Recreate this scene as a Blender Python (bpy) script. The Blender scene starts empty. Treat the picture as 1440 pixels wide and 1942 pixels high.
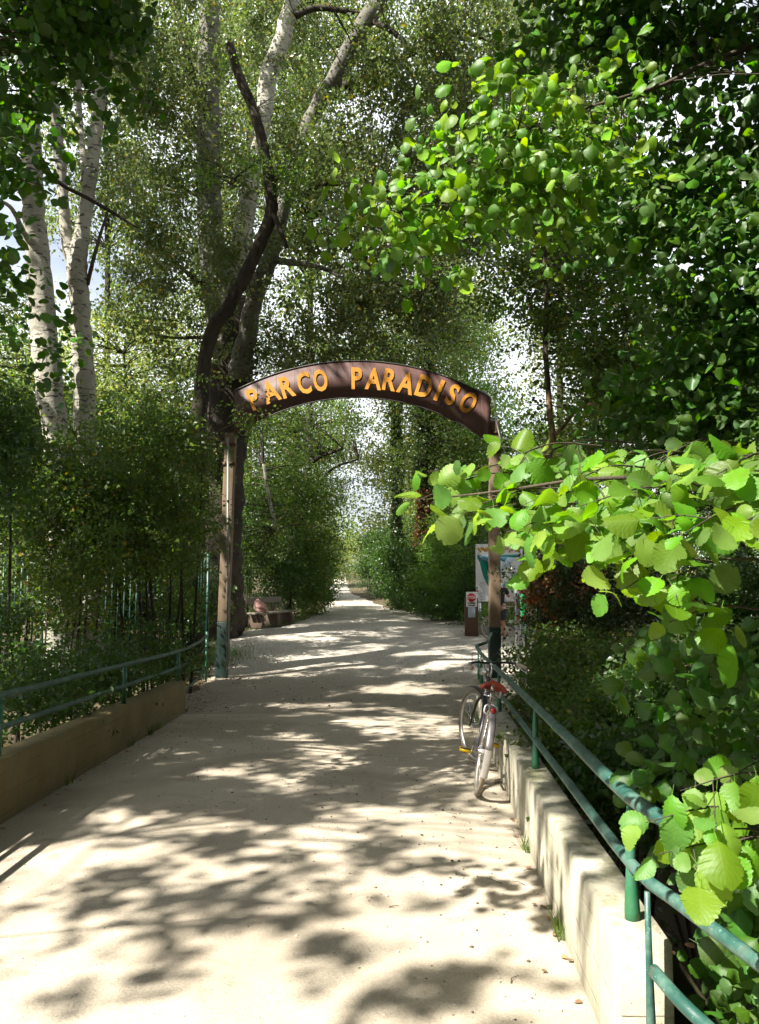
import bpy, math, random
import numpy as np
from mathutils import Vector, Matrix

R_ = math.radians
random.seed(7)
rng = np.random.default_rng(11)
scene = bpy.context.scene
col = scene.collection

# ------------------------------------------------------------------ camera, sky, sun
F = 1430.0
PITCH = R_(4.95)
EYE = np.array([0.0, 0.0, 1.52])
cam_d = bpy.data.cameras.new('Camera')
cam_d.sensor_fit = 'VERTICAL'
cam_d.sensor_height = 36.0
cam_d.lens = F / 1942 * 36.0
cam_d.clip_start = 0.05
cam_d.clip_end = 3000
cam = bpy.data.objects.new('Camera', cam_d)
cam.location = EYE
cam.rotation_euler = (R_(90) + PITCH, 0, 0)
col.objects.link(cam)
scene.camera = cam

SUN = np.array([-0.52, -0.36, 0.775]); SUN /= np.linalg.norm(SUN)
w = bpy.data.worlds.new('World'); scene.world = w
w.use_nodes = True
nt = w.node_tree
sky = nt.nodes.new('ShaderNodeTexSky')
sky.sky_type = 'NISHITA'
sky.sun_disc = False
sky.sun_elevation = math.asin(SUN[2])
sky.sun_rotation = math.atan2(SUN[0], SUN[1])
sky.air_density = 1.0
sky.dust_density = 5.0
sky.ozone_density = 1.0
bg = nt.nodes['Background']
bg.inputs[1].default_value = 0.07
tc = nt.nodes.new('ShaderNodeTexCoord'); mp = nt.nodes.new('ShaderNodeMapping'); mp.inputs['Scale'].default_value = (1, 1, 2.2)
nz = nt.nodes.new('ShaderNodeTexNoise'); nz.inputs['Scale'].default_value = 2.2; nz.inputs['Detail'].default_value = 7
cr = nt.nodes.new('ShaderNodeValToRGB'); cr.color_ramp.elements[0].position = .28; cr.color_ramp.elements[1].position = .50
mxs = nt.nodes.new('ShaderNodeMix'); mxs.data_type = 'RGBA'; mxs.inputs[7].default_value = (6.6, 6.9, 7.3, 1)
nt.links.new(tc.outputs['Generated'], mp.inputs[0]); nt.links.new(mp.outputs[0], nz.inputs[0]); nt.links.new(nz.outputs[0], cr.inputs[0])
nt.links.new(cr.outputs[0], mxs.inputs[0]); nt.links.new(sky.outputs[0], mxs.inputs[6]); nt.links.new(mxs.outputs[2], bg.inputs[0])

sl = bpy.data.lights.new('Sun', 'SUN')
sl.energy = 5.0
sl.angle = R_(0.53)
sl.color = (1.0, 0.955, 0.875)
so = bpy.data.objects.new('Sun', sl)
so.rotation_euler = Vector(-SUN).to_track_quat('-Z', 'Y').to_euler()
so.location = (-20, -20, 40)
col.objects.link(so)

vs = scene.view_settings
vs.view_transform = 'Standard'
vs.look = 'None'
vs.gamma = 1.0
vs.exposure = 1.72
cy = scene.cycles
cy.max_bounces = 8
cy.diffuse_bounces = 4
cy.transmission_bounces = 5
cy.glossy_bounces = 2
cy.transparent_max_bounces = 4
cy.caustics_reflective = False
cy.caustics_refractive = False
cy.use_denoising = True
cy.use_adaptive_sampling = True
cy.adaptive_threshold = 0.02

# ------------------------------------------------------------------ photo pixel -> world
_cp, _sp = math.cos(PITCH), math.sin(PITCH)
def ray(px, py):
    a = (px - 720) / F; b = (971 - py) / F
    d = np.array([a, _cp - b * _sp, _sp + b * _cp])
    return d / d[1]
def P(px, py, d):
    return EYE + ray(px, py) * d
_zy = [-30, 11, 12.5, 14, 16, 19, 21.4, 24, 26, 30, 90, 400]
_zz = [1.14, -.418, -.465, -.495, -.50, -.36, -.23, -.12, -.04, .07, 1.2, 6.0]
_ty = np.linspace(-30, 400, 8601); _tz = np.interp(_ty, _zy, _zz)
_k = np.ones(31) / 31
_ts = np.convolve(np.pad(_tz, 15, mode='edge'), _k, 'valid')
def zp(y):
    return np.interp(y, _ty, np.where(_ty < 10, _tz, _ts))
def G(px, py):
    r = ray(px, py)
    ds = np.linspace(1, 200, 8000)
    z = EYE[2] + r[2] * ds - zp(ds)
    i = int(np.argmax(z < 0)) if (z < 0).any() else len(ds) - 1
    return EYE + r * ds[i]
def proj(p):
    v = np.asarray(p) - EYE
    x = v[..., 0]; f = v[..., 1] * _cp + v[..., 2] * _sp; u = -v[..., 1] * _sp + v[..., 2] * _cp
    f = np.where(f < 0.05, 0.05, f)
    return 720 + F * x / f, 971 - F * u / f, f

def wall_r(y): return 0.60 + 0.069 * y         # inner face of the wall by the bicycle
def wall_l(y): return -2.50 - 0.027 * y        # inner face of the shaded wall
DECK_END = 10.9

# path edges (beyond the gate)
_le = np.array([(10.9, -2.9), (13, -3.3), (15.3, -3.5), (18, -4.0), (21, -4.6), (23.5, -4.3), (26, -2.9), (30, -2.6), (34, -2.5), (40, -2.7), (50, -3.4), (60, -4.2), (90, -6.6), (130, -9.0)])
_re = np.array([(10.9, 1.5), (13, 2.3), (15.3, 3.3), (18, 4.2), (21, 4.6), (24, 4.0), (27, 3.0), (30, 1.9), (34, .55), (40, -.45), (50, -1.8), (60, -2.5), (90, -3.9), (130, -6.0)])
def path_l(y): return np.interp(y, _le[:, 0], _le[:, 1])
def path_r(y): return np.interp(y, _re[:, 0], _re[:, 1])

def sst(a, b, x):
    t = np.clip((x - a) / (b - a), 0, 1); return t * t * (3 - 2 * t)
def terrain(x, y):
    x = np.asarray(x, float); y = np.asarray(y, float)
    z = zp(y)
    l = np.where(y < 11, wall_l(y) - .25, path_l(y)); r = np.where(y < 11, wall_r(y) + .28, path_r(y))
    side = np.maximum(l - x, x - r)
    ditch = sst(0.0, 1.6, side) * 1.7 * (1 - sst(10.5, 14.5, y))
    ditch = np.where((side <= 0.0) & (y < 10.6), 1.9, ditch)
    # beneath the deck the stream bed runs on
    und = (1 - sst(10.2, 10.8, y)) * 1.9
    ditch = np.where(side <= 0.3, np.maximum(ditch, und), ditch)
    bank = sst(0.2, 3.5, side) * sst(11, 17, y) * 0.25
    bump = (np.sin(x * 1.7 + y * .6) + np.sin(x * .7 - y * 1.3)) * .04 * sst(0, 1, side)
    return z - .035 - ditch + bank + bump

# ------------------------------------------------------------------ node helpers / materials
MATS = {}
class NB:
    def __init__(s, name):
        s.m = bpy.data.materials.new(name); s.m.use_nodes = True
        s.t = s.m.node_tree; s.t.nodes.clear()
        s.out = s.t.nodes.new('ShaderNodeOutputMaterial')
        MATS[name] = s.m
    def n(s, typ, ins=None, **kw):
        nd = s.t.nodes.new(typ)
        for k, v in kw.items(): setattr(nd, k, v)
        for k, v in (ins or {}).items():
            if hasattr(v, 'is_linked') or isinstance(v, bpy.types.NodeSocket): s.t.links.new(v, nd.inputs[k])
            else: nd.inputs[k].default_value = v
        return nd
    def coord(s, kind='Object'):
        return s.n('ShaderNodeTexCoord').outputs[kind]
    def mapping(s, vec, scale=(1, 1, 1), loc=(0, 0, 0), rot=(0, 0, 0)):
        return s.n('ShaderNodeMapping', {'Vector': vec, 'Scale': scale, 'Location': loc, 'Rotation': rot}).outputs[0]
    def noise(s, vec, scale, detail=6, rough=.6, dist=0.0):
        return s.n('ShaderNodeTexNoise', {'Vector': vec, 'Scale': scale, 'Detail': detail, 'Roughness': rough, 'Distortion': dist}).outputs[0]
    def ramp(s, fac, stops, interp='LINEAR'):
        nd = s.n('ShaderNodeValToRGB', {'Fac': fac}); cr = nd.color_ramp; cr.interpolation = interp
        while len(cr.elements) < len(stops): cr.elements.new(.5)
        for e, (p, c) in zip(cr.elements, stops):
            e.position = p; e.color = (*c, 1) if len(c) == 3 else c
        return nd.outputs[0]
    def mix(s, fac, a, b, bt='MIX'):
        nd = s.n('ShaderNodeMix', data_type='RGBA', blend_type=bt)
        for i, v in ((0, fac), (6, a), (7, b)):
            if isinstance(v, bpy.types.NodeSocket): s.t.links.new(v, nd.inputs[i])
            else: nd.inputs[i].default_value = (*v, 1) if isinstance(v, tuple) and len(v) == 3 else v
        return nd.outputs[2]
    def math(s, op, a, b=0.0, c=0.0):
        nd = s.n('ShaderNodeMath', operation=op)
        for i, v in enumerate((a, b, c)):
            if isinstance(v, bpy.types.NodeSocket): s.t.links.new(v, nd.inputs[i])
            else: nd.inputs[i].default_value = v
        return nd.outputs[0]
    def bump(s, h, strength=.3, dist=.01):
        return s.n('ShaderNodeBump', {'Height': h, 'Strength': strength, 'Distance': dist}).outputs[0]
    def pbsdf(s, colr, rough=.7, metal=0.0, normal=None, spec=.5, link=True):
        nd = s.n('ShaderNodeBsdfPrincipled', {'Roughness': rough, 'Metallic': metal, 'Specular IOR Level': spec})
        if isinstance(colr, bpy.types.NodeSocket): s.t.links.new(colr, nd.inputs['Base Color'])
        else: nd.inputs['Base Color'].default_value = (*colr, 1)
        if normal is not None: s.t.links.new(normal, nd.inputs['Normal'])
        if link: s.t.links.new(nd.outputs[0], s.out.inputs[0])
        return nd.outputs[0]
    def tint_island(s, c, hue=.03, val=.35, sat=.15):
        r = s.n('ShaderNodeNewGeometry').outputs['Random Per Island']
        r2 = s.math('FRACT', s.math('MULTIPLY', r, 37.7)); r3 = s.math('FRACT', s.math('MULTIPLY', r, 91.3))
        h = s.math('ADD', s.math('MULTIPLY', r2, hue * 2), .5 - hue)
        v = s.math('ADD', s.math('MULTIPLY', r, val * 2), 1 - val)
        sa = s.math('ADD', s.math('MULTIPLY', r3, sat * 2), 1 - sat)
        return s.n('ShaderNodeHueSaturation', {'Hue': h, 'Saturation': sa, 'Value': v, 'Color': c}).outputs[0]

def simple(name, c, rough=.6, metal=0.0, nscale=30, namt=.25, bump=.15, spec=.5):
    b = NB(name); co = b.coord()
    n1 = b.noise(co, nscale, 5); n2 = b.noise(co, nscale * .17, 3)
    dark = tuple(x * (1 - namt) for x in c); lite = tuple(min(1, x * (1 + namt)) for x in c)
    cc = b.mix(b.math('MULTIPLY_ADD', n1, .5, b.math('MULTIPLY', n2, .5)), dark, lite)
    b.pbsdf(cc, rough, metal, b.bump(n1, bump, .004), spec)
    return b.m

def leafmat(name, c, tc, rough=.42, trans=.45, hue=.02, val=.3, yellow=0.0, yc=(.35, .27, .04), spec=.4):
    b = NB(name)
    r = b.n('ShaderNodeNewGeometry').outputs['Random Per Island']
    c1 = b.n('ShaderNodeRGB'); c1.outputs[0].default_value = (*c, 1)
    c2 = b.n('ShaderNodeRGB'); c2.outputs[0].default_value = (*tc, 1)
    a, t = c1.outputs[0], c2.outputs[0]
    if yellow > 0:
        pick = b.math('LESS_THAN', b.math('FRACT', b.math('MULTIPLY', r, 53.1)), yellow)
        a = b.mix(pick, a, yc); t = b.mix(pick, t, yc)
    a = b.tint_island(a, hue, val); t = b.tint_island(t, hue, val * .6)
    p = b.pbsdf(a, rough, spec=spec, link=False)
    tr = b.n('ShaderNodeBsdfTranslucent', {'Color': t}).outputs[0]
    mx = b.n('ShaderNodeMixShader', {0: trans})
    b.t.links.new(p, mx.inputs[1]); b.t.links.new(tr, mx.inputs[2])
    b.t.links.new(mx.outputs[0], b.out.inputs[0])
    return b.m

def veined(name, c, tc, rough=.5, trans=.42):
    """large leaves: pale midrib and side veins, small holes and brown spots, from the UV of each leaf"""
    b = NB(name)
    uv = b.n('ShaderNodeUVMap').outputs[0]
    sep = b.n('ShaderNodeSeparateXYZ', {0: uv})
    u, v = sep.outputs[0], sep.outputs[1]           # u along the leaf, v -1..1 across mapped 0..1
    av = b.math('ABSOLUTE', b.math('SUBTRACT', v, .5))
    mid = b.math('LESS_THAN', av, .016)
    q = b.math('FRACT', b.math('MULTIPLY', b.math('SUBTRACT', u, b.math('MULTIPLY', av, .75)), 7.5))
    side = b.math('SUBTRACT', 1.0, b.math('MINIMUM', 1.0, b.math('MULTIPLY', b.math('ABSOLUTE', b.math('SUBTRACT', q, .5)), 9.0)))
    vein = b.math('MAXIMUM', mid, b.math('MULTIPLY', side, .8))
    co = b.coord()
    nz = b.noise(co, 45, 4); nz2 = b.noise(co, 9, 3)
    a = b.n('ShaderNodeRGB'); a.outputs[0].default_value = (*c, 1)
    t = b.n('ShaderNodeRGB'); t.outputs[0].default_value = (*tc, 1)
    a = b.tint_island(a.outputs[0], .028, .42); t = b.tint_island(t.outputs[0], .028, .34)
    a = b.mix(b.math('MULTIPLY', vein, .22), a, (.20, .33, .08)); t = b.mix(b.math('MULTIPLY', vein, .3), t, (.36, .60, .08))
    a = b.mix(b.math('MULTIPLY', nz, .35), a, tuple(x * .6 for x in c)); 
    spot = b.ramp(b.noise(co, 60, 2), [(.70, (0, 0, 0)), (.74, (1, 1, 1))])
    a = b.mix(b.math('MULTIPLY', spot, .8), a, (.16, .09, .03))
    hgt = b.math('ADD', b.math('MULTIPLY', vein, -.5), b.math('MULTIPLY', b.math('ABSOLUTE', b.math('SUBTRACT', q, .5)), -.9))
    nrm = b.bump(hgt, .22, .003)
    p = b.pbsdf(a, rough, normal=nrm, spec=.45, link=False)
    tr = b.n('ShaderNodeBsdfTranslucent', {'Color': t}).outputs[0]
    mx = b.n('ShaderNodeMixShader', {0: trans})
    b.t.links.new(p, mx.inputs[1]); b.t.links.new(tr, mx.inputs[2])
    b.t.links.new(mx.outputs[0], b.out.inputs[0])
    return b.m

def m_concrete_deck():
    b = NB('deck_concrete'); co = b.coord()
    n1 = b.noise(co, 1.3, 6, .6); n2 = b.noise(co, 14, 8, .7); n3 = b.noise(co, 90, 6, .7)
    base = b.ramp(n1, [(.3, (.35, .305, .235)), (.5, (.43, .38, .30)), (.7, (.53, .475, .385))])
    c = b.mix(b.math('MULTIPLY', n2, .5), base, (.34, .30, .24), 'MIX')
    c = b.mix(.55, c, b.ramp(n3, [(.3, (.26, .22, .16)), (.55, (.48, .41, .31)), (.75, (.60, .53, .42))]))
    vor = b.n('ShaderNodeTexVoronoi', {'Vector': co, 'Scale': 75.0, 'Randomness': 1.0})
    peb = b.ramp(vor.outputs['Distance'], [(.12, (1, 1, 1)), (.24, (0, 0, 0))])
    sel = b.ramp(b.n('ShaderNodeSeparateColor', {0: vor.outputs['Color']}).outputs[0], [(.80, (0, 0, 0)), (.86, (1, 1, 1))])
    pm = b.math('MULTIPLY', peb, sel)
    pc = b.ramp(b.n('ShaderNodeSeparateColor', {0: vor.outputs['Color']}).outputs[1], [(.2, (.12, .11, .10)), (.6, (.26, .23, .2)), (.9, (.68, .64, .58))])
    c = b.mix(b.math('MULTIPLY', pm, .8), c, pc)
    st = b.ramp(b.noise(co, .55, 4, .55, .6), [(.50, (0, 0, 0)), (.60, (1, 1, 1))])
    c = b.mix(b.math('MULTIPLY', st, .6), c, (.29, .245, .185))
    st2 = b.ramp(b.noise(co, 2.6, 7, .7, 1.0), [(.57, (0, 0, 0)), (.66, (1, 1, 1))])
    c = b.mix(b.math('MULTIPLY', st2, .5), c, (.24, .19, .14))
    crk = None
    _ = b.n('ShaderNodeTexVoronoi', {'Vector': b.mapping(co, (1, .6, 1)), 'Scale': .33}, feature='DISTANCE_TO_EDGE').outputs['Distance']
    h = b.math('ADD', b.math('MULTIPLY', n3, .6), b.math('ADD', b.math('MULTIPLY', pm, .7), b.math('MULTIPLY', n2, .6)))
    spk = b.ramp(b.noise(co, 140, 3, .6), [(.60, (0, 0, 0)), (.68, (1, 1, 1))])
    c = b.mix(b.math('MULTIPLY', spk, .4), c, (.12, .10, .08))
    b.pbsdf(c, .9, normal=b.bump(h, 1.0, .008), spec=.2)
m_concrete_deck()

def m_gravel():
    b = NB('path_gravel'); co = b.coord()
    n1 = b.noise(co, .7, 5, .6); n3 = b.noise(co, 60, 8, .75)
    base = b.ramp(n1, [(.3, (.30, .265, .215)), (.55, (.39, .35, .29)), (.75, (.46, .42, .355))])
    vor = b.n('ShaderNodeTexVoronoi', {'Vector': co, 'Scale': 42.0})
    cc = b.n('ShaderNodeSeparateColor', {0: vor.outputs['Color']}).outputs[0]
    pc = b.ramp(cc, [(.1, (.18, .155, .12)), (.5, (.36, .33, .28)), (.9, (.62, .58, .51))])
    c = b.mix(.5, base, pc)
    # brown earth near the gate end and along the edges
    sx = b.n('ShaderNodeSeparateXYZ', {0: co})
    e = b.math('ADD', sx.outputs[1], b.math('MULTIPLY', b.math('SUBTRACT', b.noise(co, .9, 4), .5), 4.0))
    near = b.math('SUBTRACT', 1.0, b.math('SMOOTH_MIN', 1.0, b.math('MAXIMUM', 0.0, b.math('DIVIDE', b.math('SUBTRACT', e, 14.0), 4.0)), .1))
    c = b.mix(b.math('MULTIPLY', near, .6), c, b.mix(n3, (.22, .175, .12), (.38, .32, .235)))
    h = b.math('ADD', b.math('MULTIPLY', vor.outputs['Distance'], -1.0), b.math('MULTIPLY', n3, .8))
    b.pbsdf(c, .95, normal=b.bump(h, .9, .012), spec=.2)
m_gravel()

def m_earth():
    b = NB('forest_soil'); co = b.coord()
    n1 = b.noise(co, 1.1, 6); n2 = b.noise(co, 22, 8, .75)
    c = b.ramp(n1, [(.3, (.045, .04, .022)), (.5, (.07, .055, .033)), (.7, (.05, .065, .022))])
    c = b.mix(b.math('MULTIPLY', n2, .6), c, (.12, .085, .05))
    b.pbsdf(c, .95, normal=b.bump(n2, .9, .03), spec=.2)
m_earth()

def m_wall():
    b = NB('wall_concrete'); co = b.coord()
    n1 = b.noise(co, 2.0, 6, .6); n2 = b.noise(co, 25, 8, .7); n3 = b.noise(b.mapping(co, (9, 9, 1.0)), 1.2, 5, .6)
    c = b.ramp(n1, [(.3, (.30, .28, .20)), (.5, (.42, .39, .30)), (.72, (.53, .50, .41))])
    c = b.mix(b.math('MULTIPLY', n3, .55), c, (.30, .26, .15))
    c = b.mix(b.math('MULTIPLY', n2, .5), c, (.50, .47, .39))
    sx = b.n('ShaderNodeSeparateXYZ', {0: co}); nz = b.n('ShaderNodeSeparateXYZ', {0: b.n('ShaderNodeNewGeometry').outputs['Normal']}).outputs[2]
    moss = b.math('MULTIPLY', b.math('MAXIMUM', nz, .15), b.ramp(b.noise(co, 5.5, 6, .7), [(.45, (0, 0, 0)), (.62, (1, 1, 1))]))
    c = b.mix(b.math('MULTIPLY', moss, .75), c, (.12, .125, .05))
    # formwork board seams: along the wall and upright, uneven
    rel = b.math('MULTIPLY_ADD', sx.outputs[1], .038, sx.outputs[2])
    sv = b.math('ABSOLUTE', b.math('SUBTRACT', b.math('FRACT', b.math('MULTIPLY', b.math('ADD', rel, b.math('MULTIPLY', n1, .02)), 6.8)), .5))
    seam = b.ramp(sv, [(.0, (1, 1, 1)), (.035, (0, 0, 0))])
    su = b.math('ABSOLUTE', b.math('SUBTRACT', b.math('FRACT', b.math('MULTIPLY', b.math('ADD', sx.outputs[1], b.math('MULTIPLY', n1, .03)), .95)), .5))
    seam2 = b.ramp(su, [(.0, (1, 1, 1)), (.008, (0, 0, 0))])
    sm = b.math('MULTIPLY', b.math('MAXIMUM', seam, seam2), b.math('SUBTRACT', 1.0, b.math('MAXIMUM', nz, 0.0)))
    sm = b.math('MULTIPLY', sm, b.ramp(b.noise(co, 3.1, 3), [(.4, (0, 0, 0)), (.55, (1, 1, 1))]))
    c = b.mix(b.math('MULTIPLY', sm, .55), c, (.13, .11, .07))
    dirt = b.ramp(b.math('ADD', rel, b.math('MULTIPLY', n1, .28)), [(.10, (1, 1, 1)), (.27, (0, 0, 0))])
    c = b.mix(b.math('MULTIPLY', dirt, .6), c, (.16, .14, .085))
    drip = b.ramp(b.noise(b.mapping(co, (14, 14, .7)), 1.0, 4, .5), [(.56, (0, 0, 0)), (.68, (1, 1, 1))])
    c = b.mix(b.math('MULTIPLY', drip, .4), c, (.15, .14, .10))
    pit = b.ramp(b.n('ShaderNodeTexVoronoi', {'Vector': co, 'Scale': 38.0}).outputs['Distance'], [(.06, (1, 1, 1)), (.13, (0, 0, 0))])
    c = b.mix(b.math('MULTIPLY', pit, .35), c, (.12, .1, .07))
    h = b.math('SUBTRACT', n2, b.math('ADD', b.math('MULTIPLY', sm, .9), b.math('MULTIPLY', pit, .6)))
    b.pbsdf(c, .9, normal=b.bump(h, .7, .01), spec=.25)
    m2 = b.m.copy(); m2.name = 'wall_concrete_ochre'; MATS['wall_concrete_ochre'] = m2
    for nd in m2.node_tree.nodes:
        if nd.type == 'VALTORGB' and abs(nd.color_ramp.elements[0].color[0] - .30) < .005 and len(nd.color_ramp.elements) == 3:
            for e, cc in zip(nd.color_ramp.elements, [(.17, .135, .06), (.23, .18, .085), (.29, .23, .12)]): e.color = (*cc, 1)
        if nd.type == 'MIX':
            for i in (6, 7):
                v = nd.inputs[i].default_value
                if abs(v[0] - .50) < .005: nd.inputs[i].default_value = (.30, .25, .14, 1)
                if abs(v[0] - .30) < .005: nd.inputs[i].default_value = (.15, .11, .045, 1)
m_wall()

def m_bark(name, pale, dark, mark, markamt, vscale=(3, 3, 10)):
    b = NB(name); co = b.coord()
    n0 = b.noise(co, 1.2, 5, .6); n1 = b.noise(b.mapping(co, vscale), 1.6, 6, .65)
    n2 = b.noise(b.mapping(co, (vscale[0] * 1.3, vscale[1] * 1.3, vscale[2] * 2)), 2.4, 4, .6)
    nf = b.noise(co, 30, 8, .7)
    c = b.ramp(n0, [(.3, dark), (.62, pale)])
    c = b.mix(b.math('MULTIPLY', nf, .4), c, tuple(x * .65 for x in pale))
    lm = b.ramp(n1, [(.555, (0, 0, 0)), (.60, (1, 1, 1))])
    lm2 = b.ramp(n2, [(.64, (0, 0, 0)), (.69, (1, 1, 1))])
    c = b.mix(b.math('MULTIPLY', b.math('MAXIMUM', lm, lm2), markamt), c, mark)
    h = b.math('SUBTRACT', nf, b.math('MULTIPLY', lm, .6))
    b.pbsdf(c, .88, normal=b.bump(h, .8, .02), spec=.25)
m_bark('poplar_bark', (.52, .49, .40), (.26, .25, .20), (.05, .045, .035), .9)
m_bark('grey_bark', (.20, .19, .155), (.09, .083, .065), (.035, .03, .022), .75)
m_bark('dark_bark', (.060, .048, .033), (.026, .021, .015), (.02, .016, .01), .8, (8, 8, 2))
m_bark('tan_bark', (.36, .24, .13), (.20, .13, .07), (.07, .045, .025), .7, (9, 9, 2))
m_bark('branch_bark', (.10, .08, .055), (.06, .05, .035), (.04, .03, .02), .6)

leafmat('leaf_poplar', (.082, .115, .034), (.165, .235, .045), rough=.33, yellow=.05, trans=.42, spec=.6)
leafmat('leaf_poplar_far', (.08, .12, .03), (.19, .28, .05), yellow=.05, trans=.45)
leafmat('leaf_yellow', (.15, .20, .05), (.36, .44, .09), yellow=.04, yc=(.4, .34, .08), trans=.5)
leafmat('leaf_hedge', (.045, .09, .02), (.11, .22, .03), rough=.35, spec=.5)
leafmat('leaf_bright', (.09, .17, .03), (.26, .46, .05), rough=.4)
leafmat('leaf_thicket', (.07, .115, .026), (.17, .28, .035), rough=.4, yellow=.03)
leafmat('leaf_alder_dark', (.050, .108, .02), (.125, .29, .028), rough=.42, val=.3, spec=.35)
leafmat('leaf_canopy', (.05, .09, .025), (.08, .14, .02), trans=.2)
leafmat('leaf_ivy', (.04, .07, .02), (.07, .13, .02), rough=.3, spec=.6)
leafmat('leaf_dead', (.26, .12, .05), (.35, .15, .05), hue=.02, val=.4, rough=.7, trans=.3)
leafmat('litter', (.24, .15, .075), (.2, .1, .05), hue=.02, val=.5, rough=.8, trans=.15)
leafmat('grass_blade', (.10, .16, .03), (.2, .3, .05), hue=.02, val=.4)
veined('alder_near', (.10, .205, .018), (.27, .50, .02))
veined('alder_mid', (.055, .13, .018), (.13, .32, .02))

def m_paint(name, c, worn, amt=.5, rust=(.13, .07, .04)):
    b = NB(name); co = b.coord()
    n = b.noise(co, 6, 6, .7); n2 = b.noise(co, 28, 6, .75)
    c1 = b.mix(b.ramp(n, [(.45, (0, 0, 0)), (.6, (1, 1, 1))]), c, worn)
    c1 = b.mix(b.math('MULTIPLY', b.ramp(n2, [(.60, (0, 0, 0)), (.64, (1, 1, 1))]), amt), c1, rust)
    c1 = b.mix(b.math('MULTIPLY', b.ramp(b.noise(co, 55, 5, .7), [(.64, (0, 0, 0)), (.67, (1, 1, 1))]), amt), c1, tuple(min(1, x*2.6 + .08) for x in worn))
    b.pbsdf(c1, .45, normal=b.bump(n2, .25, .003), spec=.5)
m_paint('rail_paint', (.017, .070, .053), (.070, .135, .105))
m_paint('post_paint', (.02, .12, .05), (.045, .15, .10), .3)
m_paint('fence_paint', (.004, .034, .023), (.008, .055, .036), .04)
m_paint('mesh_wire', (.010, .09, .05), (.02, .13, .08), .04)

def m_wood(name, c1, c2, axis=(2, 30, 30), rough=.8):
    b = NB(name); co = b.coord()
    n = b.noise(b.mapping(co, axis), 1.0, 8, .7, .4); n2 = b.noise(co, 3, 4)
    c = b.mix(n, c1, c2); c = b.mix(b.math('MULTIPLY', n2, .4), c, tuple(x * .55 for x in c1))
    b.pbsdf(c, rough, normal=b.bump(n, .6, .006), spec=.3)
m_wood('post_wood', (.12, .08, .048), (.30, .225, .145), (22, 22, 1.6))
m_wood('board_wood', (.045, .022, .018), (.085, .045, .036), (14, 14, 1.2), .65)
m_wood('bench_wood', (.12, .10, .078), (.29, .255, .20), (25, 3, 25))
m_wood('bench_leg_wood', (.075, .05, .035), (.15, .105, .075), (20, 20, 3))
m_wood('totem_wood', (.10, .055, .035), (.15, .085, .055), (20, 20, 2), .5)
simple('foot_paint', (.003, .019, .013), .55, nscale=14, namt=.5)
simple('letter_yellow', (.62, .265, .03), .5, nscale=16, namt=.5)
simple('edge_metal', (.06, .055, .05), .5, .3)
simple('cable_grey', (.35, .33, .28), .6)
simple('galvanised', (.62, .63, .65), .32, .75, namt=.12)
simple('panel_green', (.01, .42, .11), .4, namt=.12)
simple('white_plastic', (.72, .73, .72), .4, namt=.08)
simple('sign_white', (.74, .74, .72), .35, namt=.06)
simple('sign_red', (.55, .03, .03), .35, namt=.1)
simple('sign_black', (.015, .015, .018), .4)
simple('sign_paper', (.42, .52, .58), .3, namt=.2, nscale=60)
simple('map_green', (.0, .22, .16), .4, namt=.1)
simple('map_blue', (.10, .36, .50), .4, namt=.25, nscale=9)
simple('map_navy', (.03, .05, .16), .4)
simple('map_orange', (.62, .30, .02), .4, namt=.2)
simple('map_grey', (.42, .43, .45), .5)
simple('map_pale', (.55, .66, .74), .4, namt=.2, nscale=10)
simple('planter_stone', (.35, .32, .28), .9)
simple('petal_pink', (.80, .06, .20), .5)
simple('petal_white', (.8, .8, .76), .5)
simple('skin', (.48, .22, .13), .5, namt=.1)
simple('shirt_black', (.012, .012, .014), .85)
simple('trouser_dark', (.035, .04, .07), .85)
simple('hair_dark', (.03, .02, .015), .6)
simple('shoe_dark', (.03, .03, .035), .6)
simple('phone_blue', (.25, .50, .60), .3)
simple('bag_fabric', (.36, .20, .17), .85, nscale=12, namt=.3, bump=.5)
simple('bag_strap', (.25, .17, .14), .8)
simple('rubber_grey', (.22, .18, .125), .8, nscale=18, namt=.35)
simple('rubber_dark', (.045, .042, .038), .75)
simple('alu', (.66, .64, .60), .38, .7, nscale=25, namt=.25)
simple('chrome', (.75, .74, .72), .22, .95, namt=.1)
simple('fender_silver', (.24, .22, .22), .4, .5, nscale=9, namt=.5)
simple('fender_pale', (.42, .39, .35), .55, .1)
simple('frame_paint', (.10, .09, .11), .3, .5, nscale=20, namt=.4)
simple('fork_black', (.03, .022, .018), .4)
simple('saddle_leather', (.36, .045, .022), .45, nscale=20, namt=.3)
simple('grip_beige', (.45, .35, .27), .7)
simple('reflector_red', (.35, .005, .008), .15)
simple('reflector_yellow', (.95, .55, .0), .3)
simple('rust', (.10, .05, .03), .85, nscale=40, namt=.4)
simple('bar_black', (.03, .03, .035), .35)
simple('far_white', (.8, .8, .78), .5)

# ------------------------------------------------------------------ mesh helpers
def raw_mesh(name, v, f, k=None, uv=None, smooth=False):
    """f: (n,k) int array or list of lists"""
    me = bpy.data.meshes.new(name)
    v = np.asarray(v, np.float32)
    me.vertices.add(len(v)); me.vertices.foreach_set('co', v.ravel())
    if isinstance(f, np.ndarray):
        n, k = f.shape
        flat = f.ravel().astype(np.int32); starts = np.arange(0, n * k, k, dtype=np.int32)
    else:
        n = len(f); flat = np.fromiter((i for q in f for i in q), np.int32)
        starts = np.cumsum([0] + [len(q) for q in f[:-1]]).astype(np.int32) if n else np.zeros(0, np.int32)
    me.loops.add(len(flat)); me.loops.foreach_set('vertex_index', flat)
    me.polygons.add(n); me.polygons.foreach_set('loop_start', starts)
    if smooth: me.polygons.foreach_set('use_smooth', np.ones(n, bool))
    if uv is not None:
        ul = me.uv_layers.new(name='UVMap')
        ul.data.foreach_set('uv', np.asarray(uv, np.float32)[flat].ravel())
    me.update(calc_edges=True)
    return me

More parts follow.
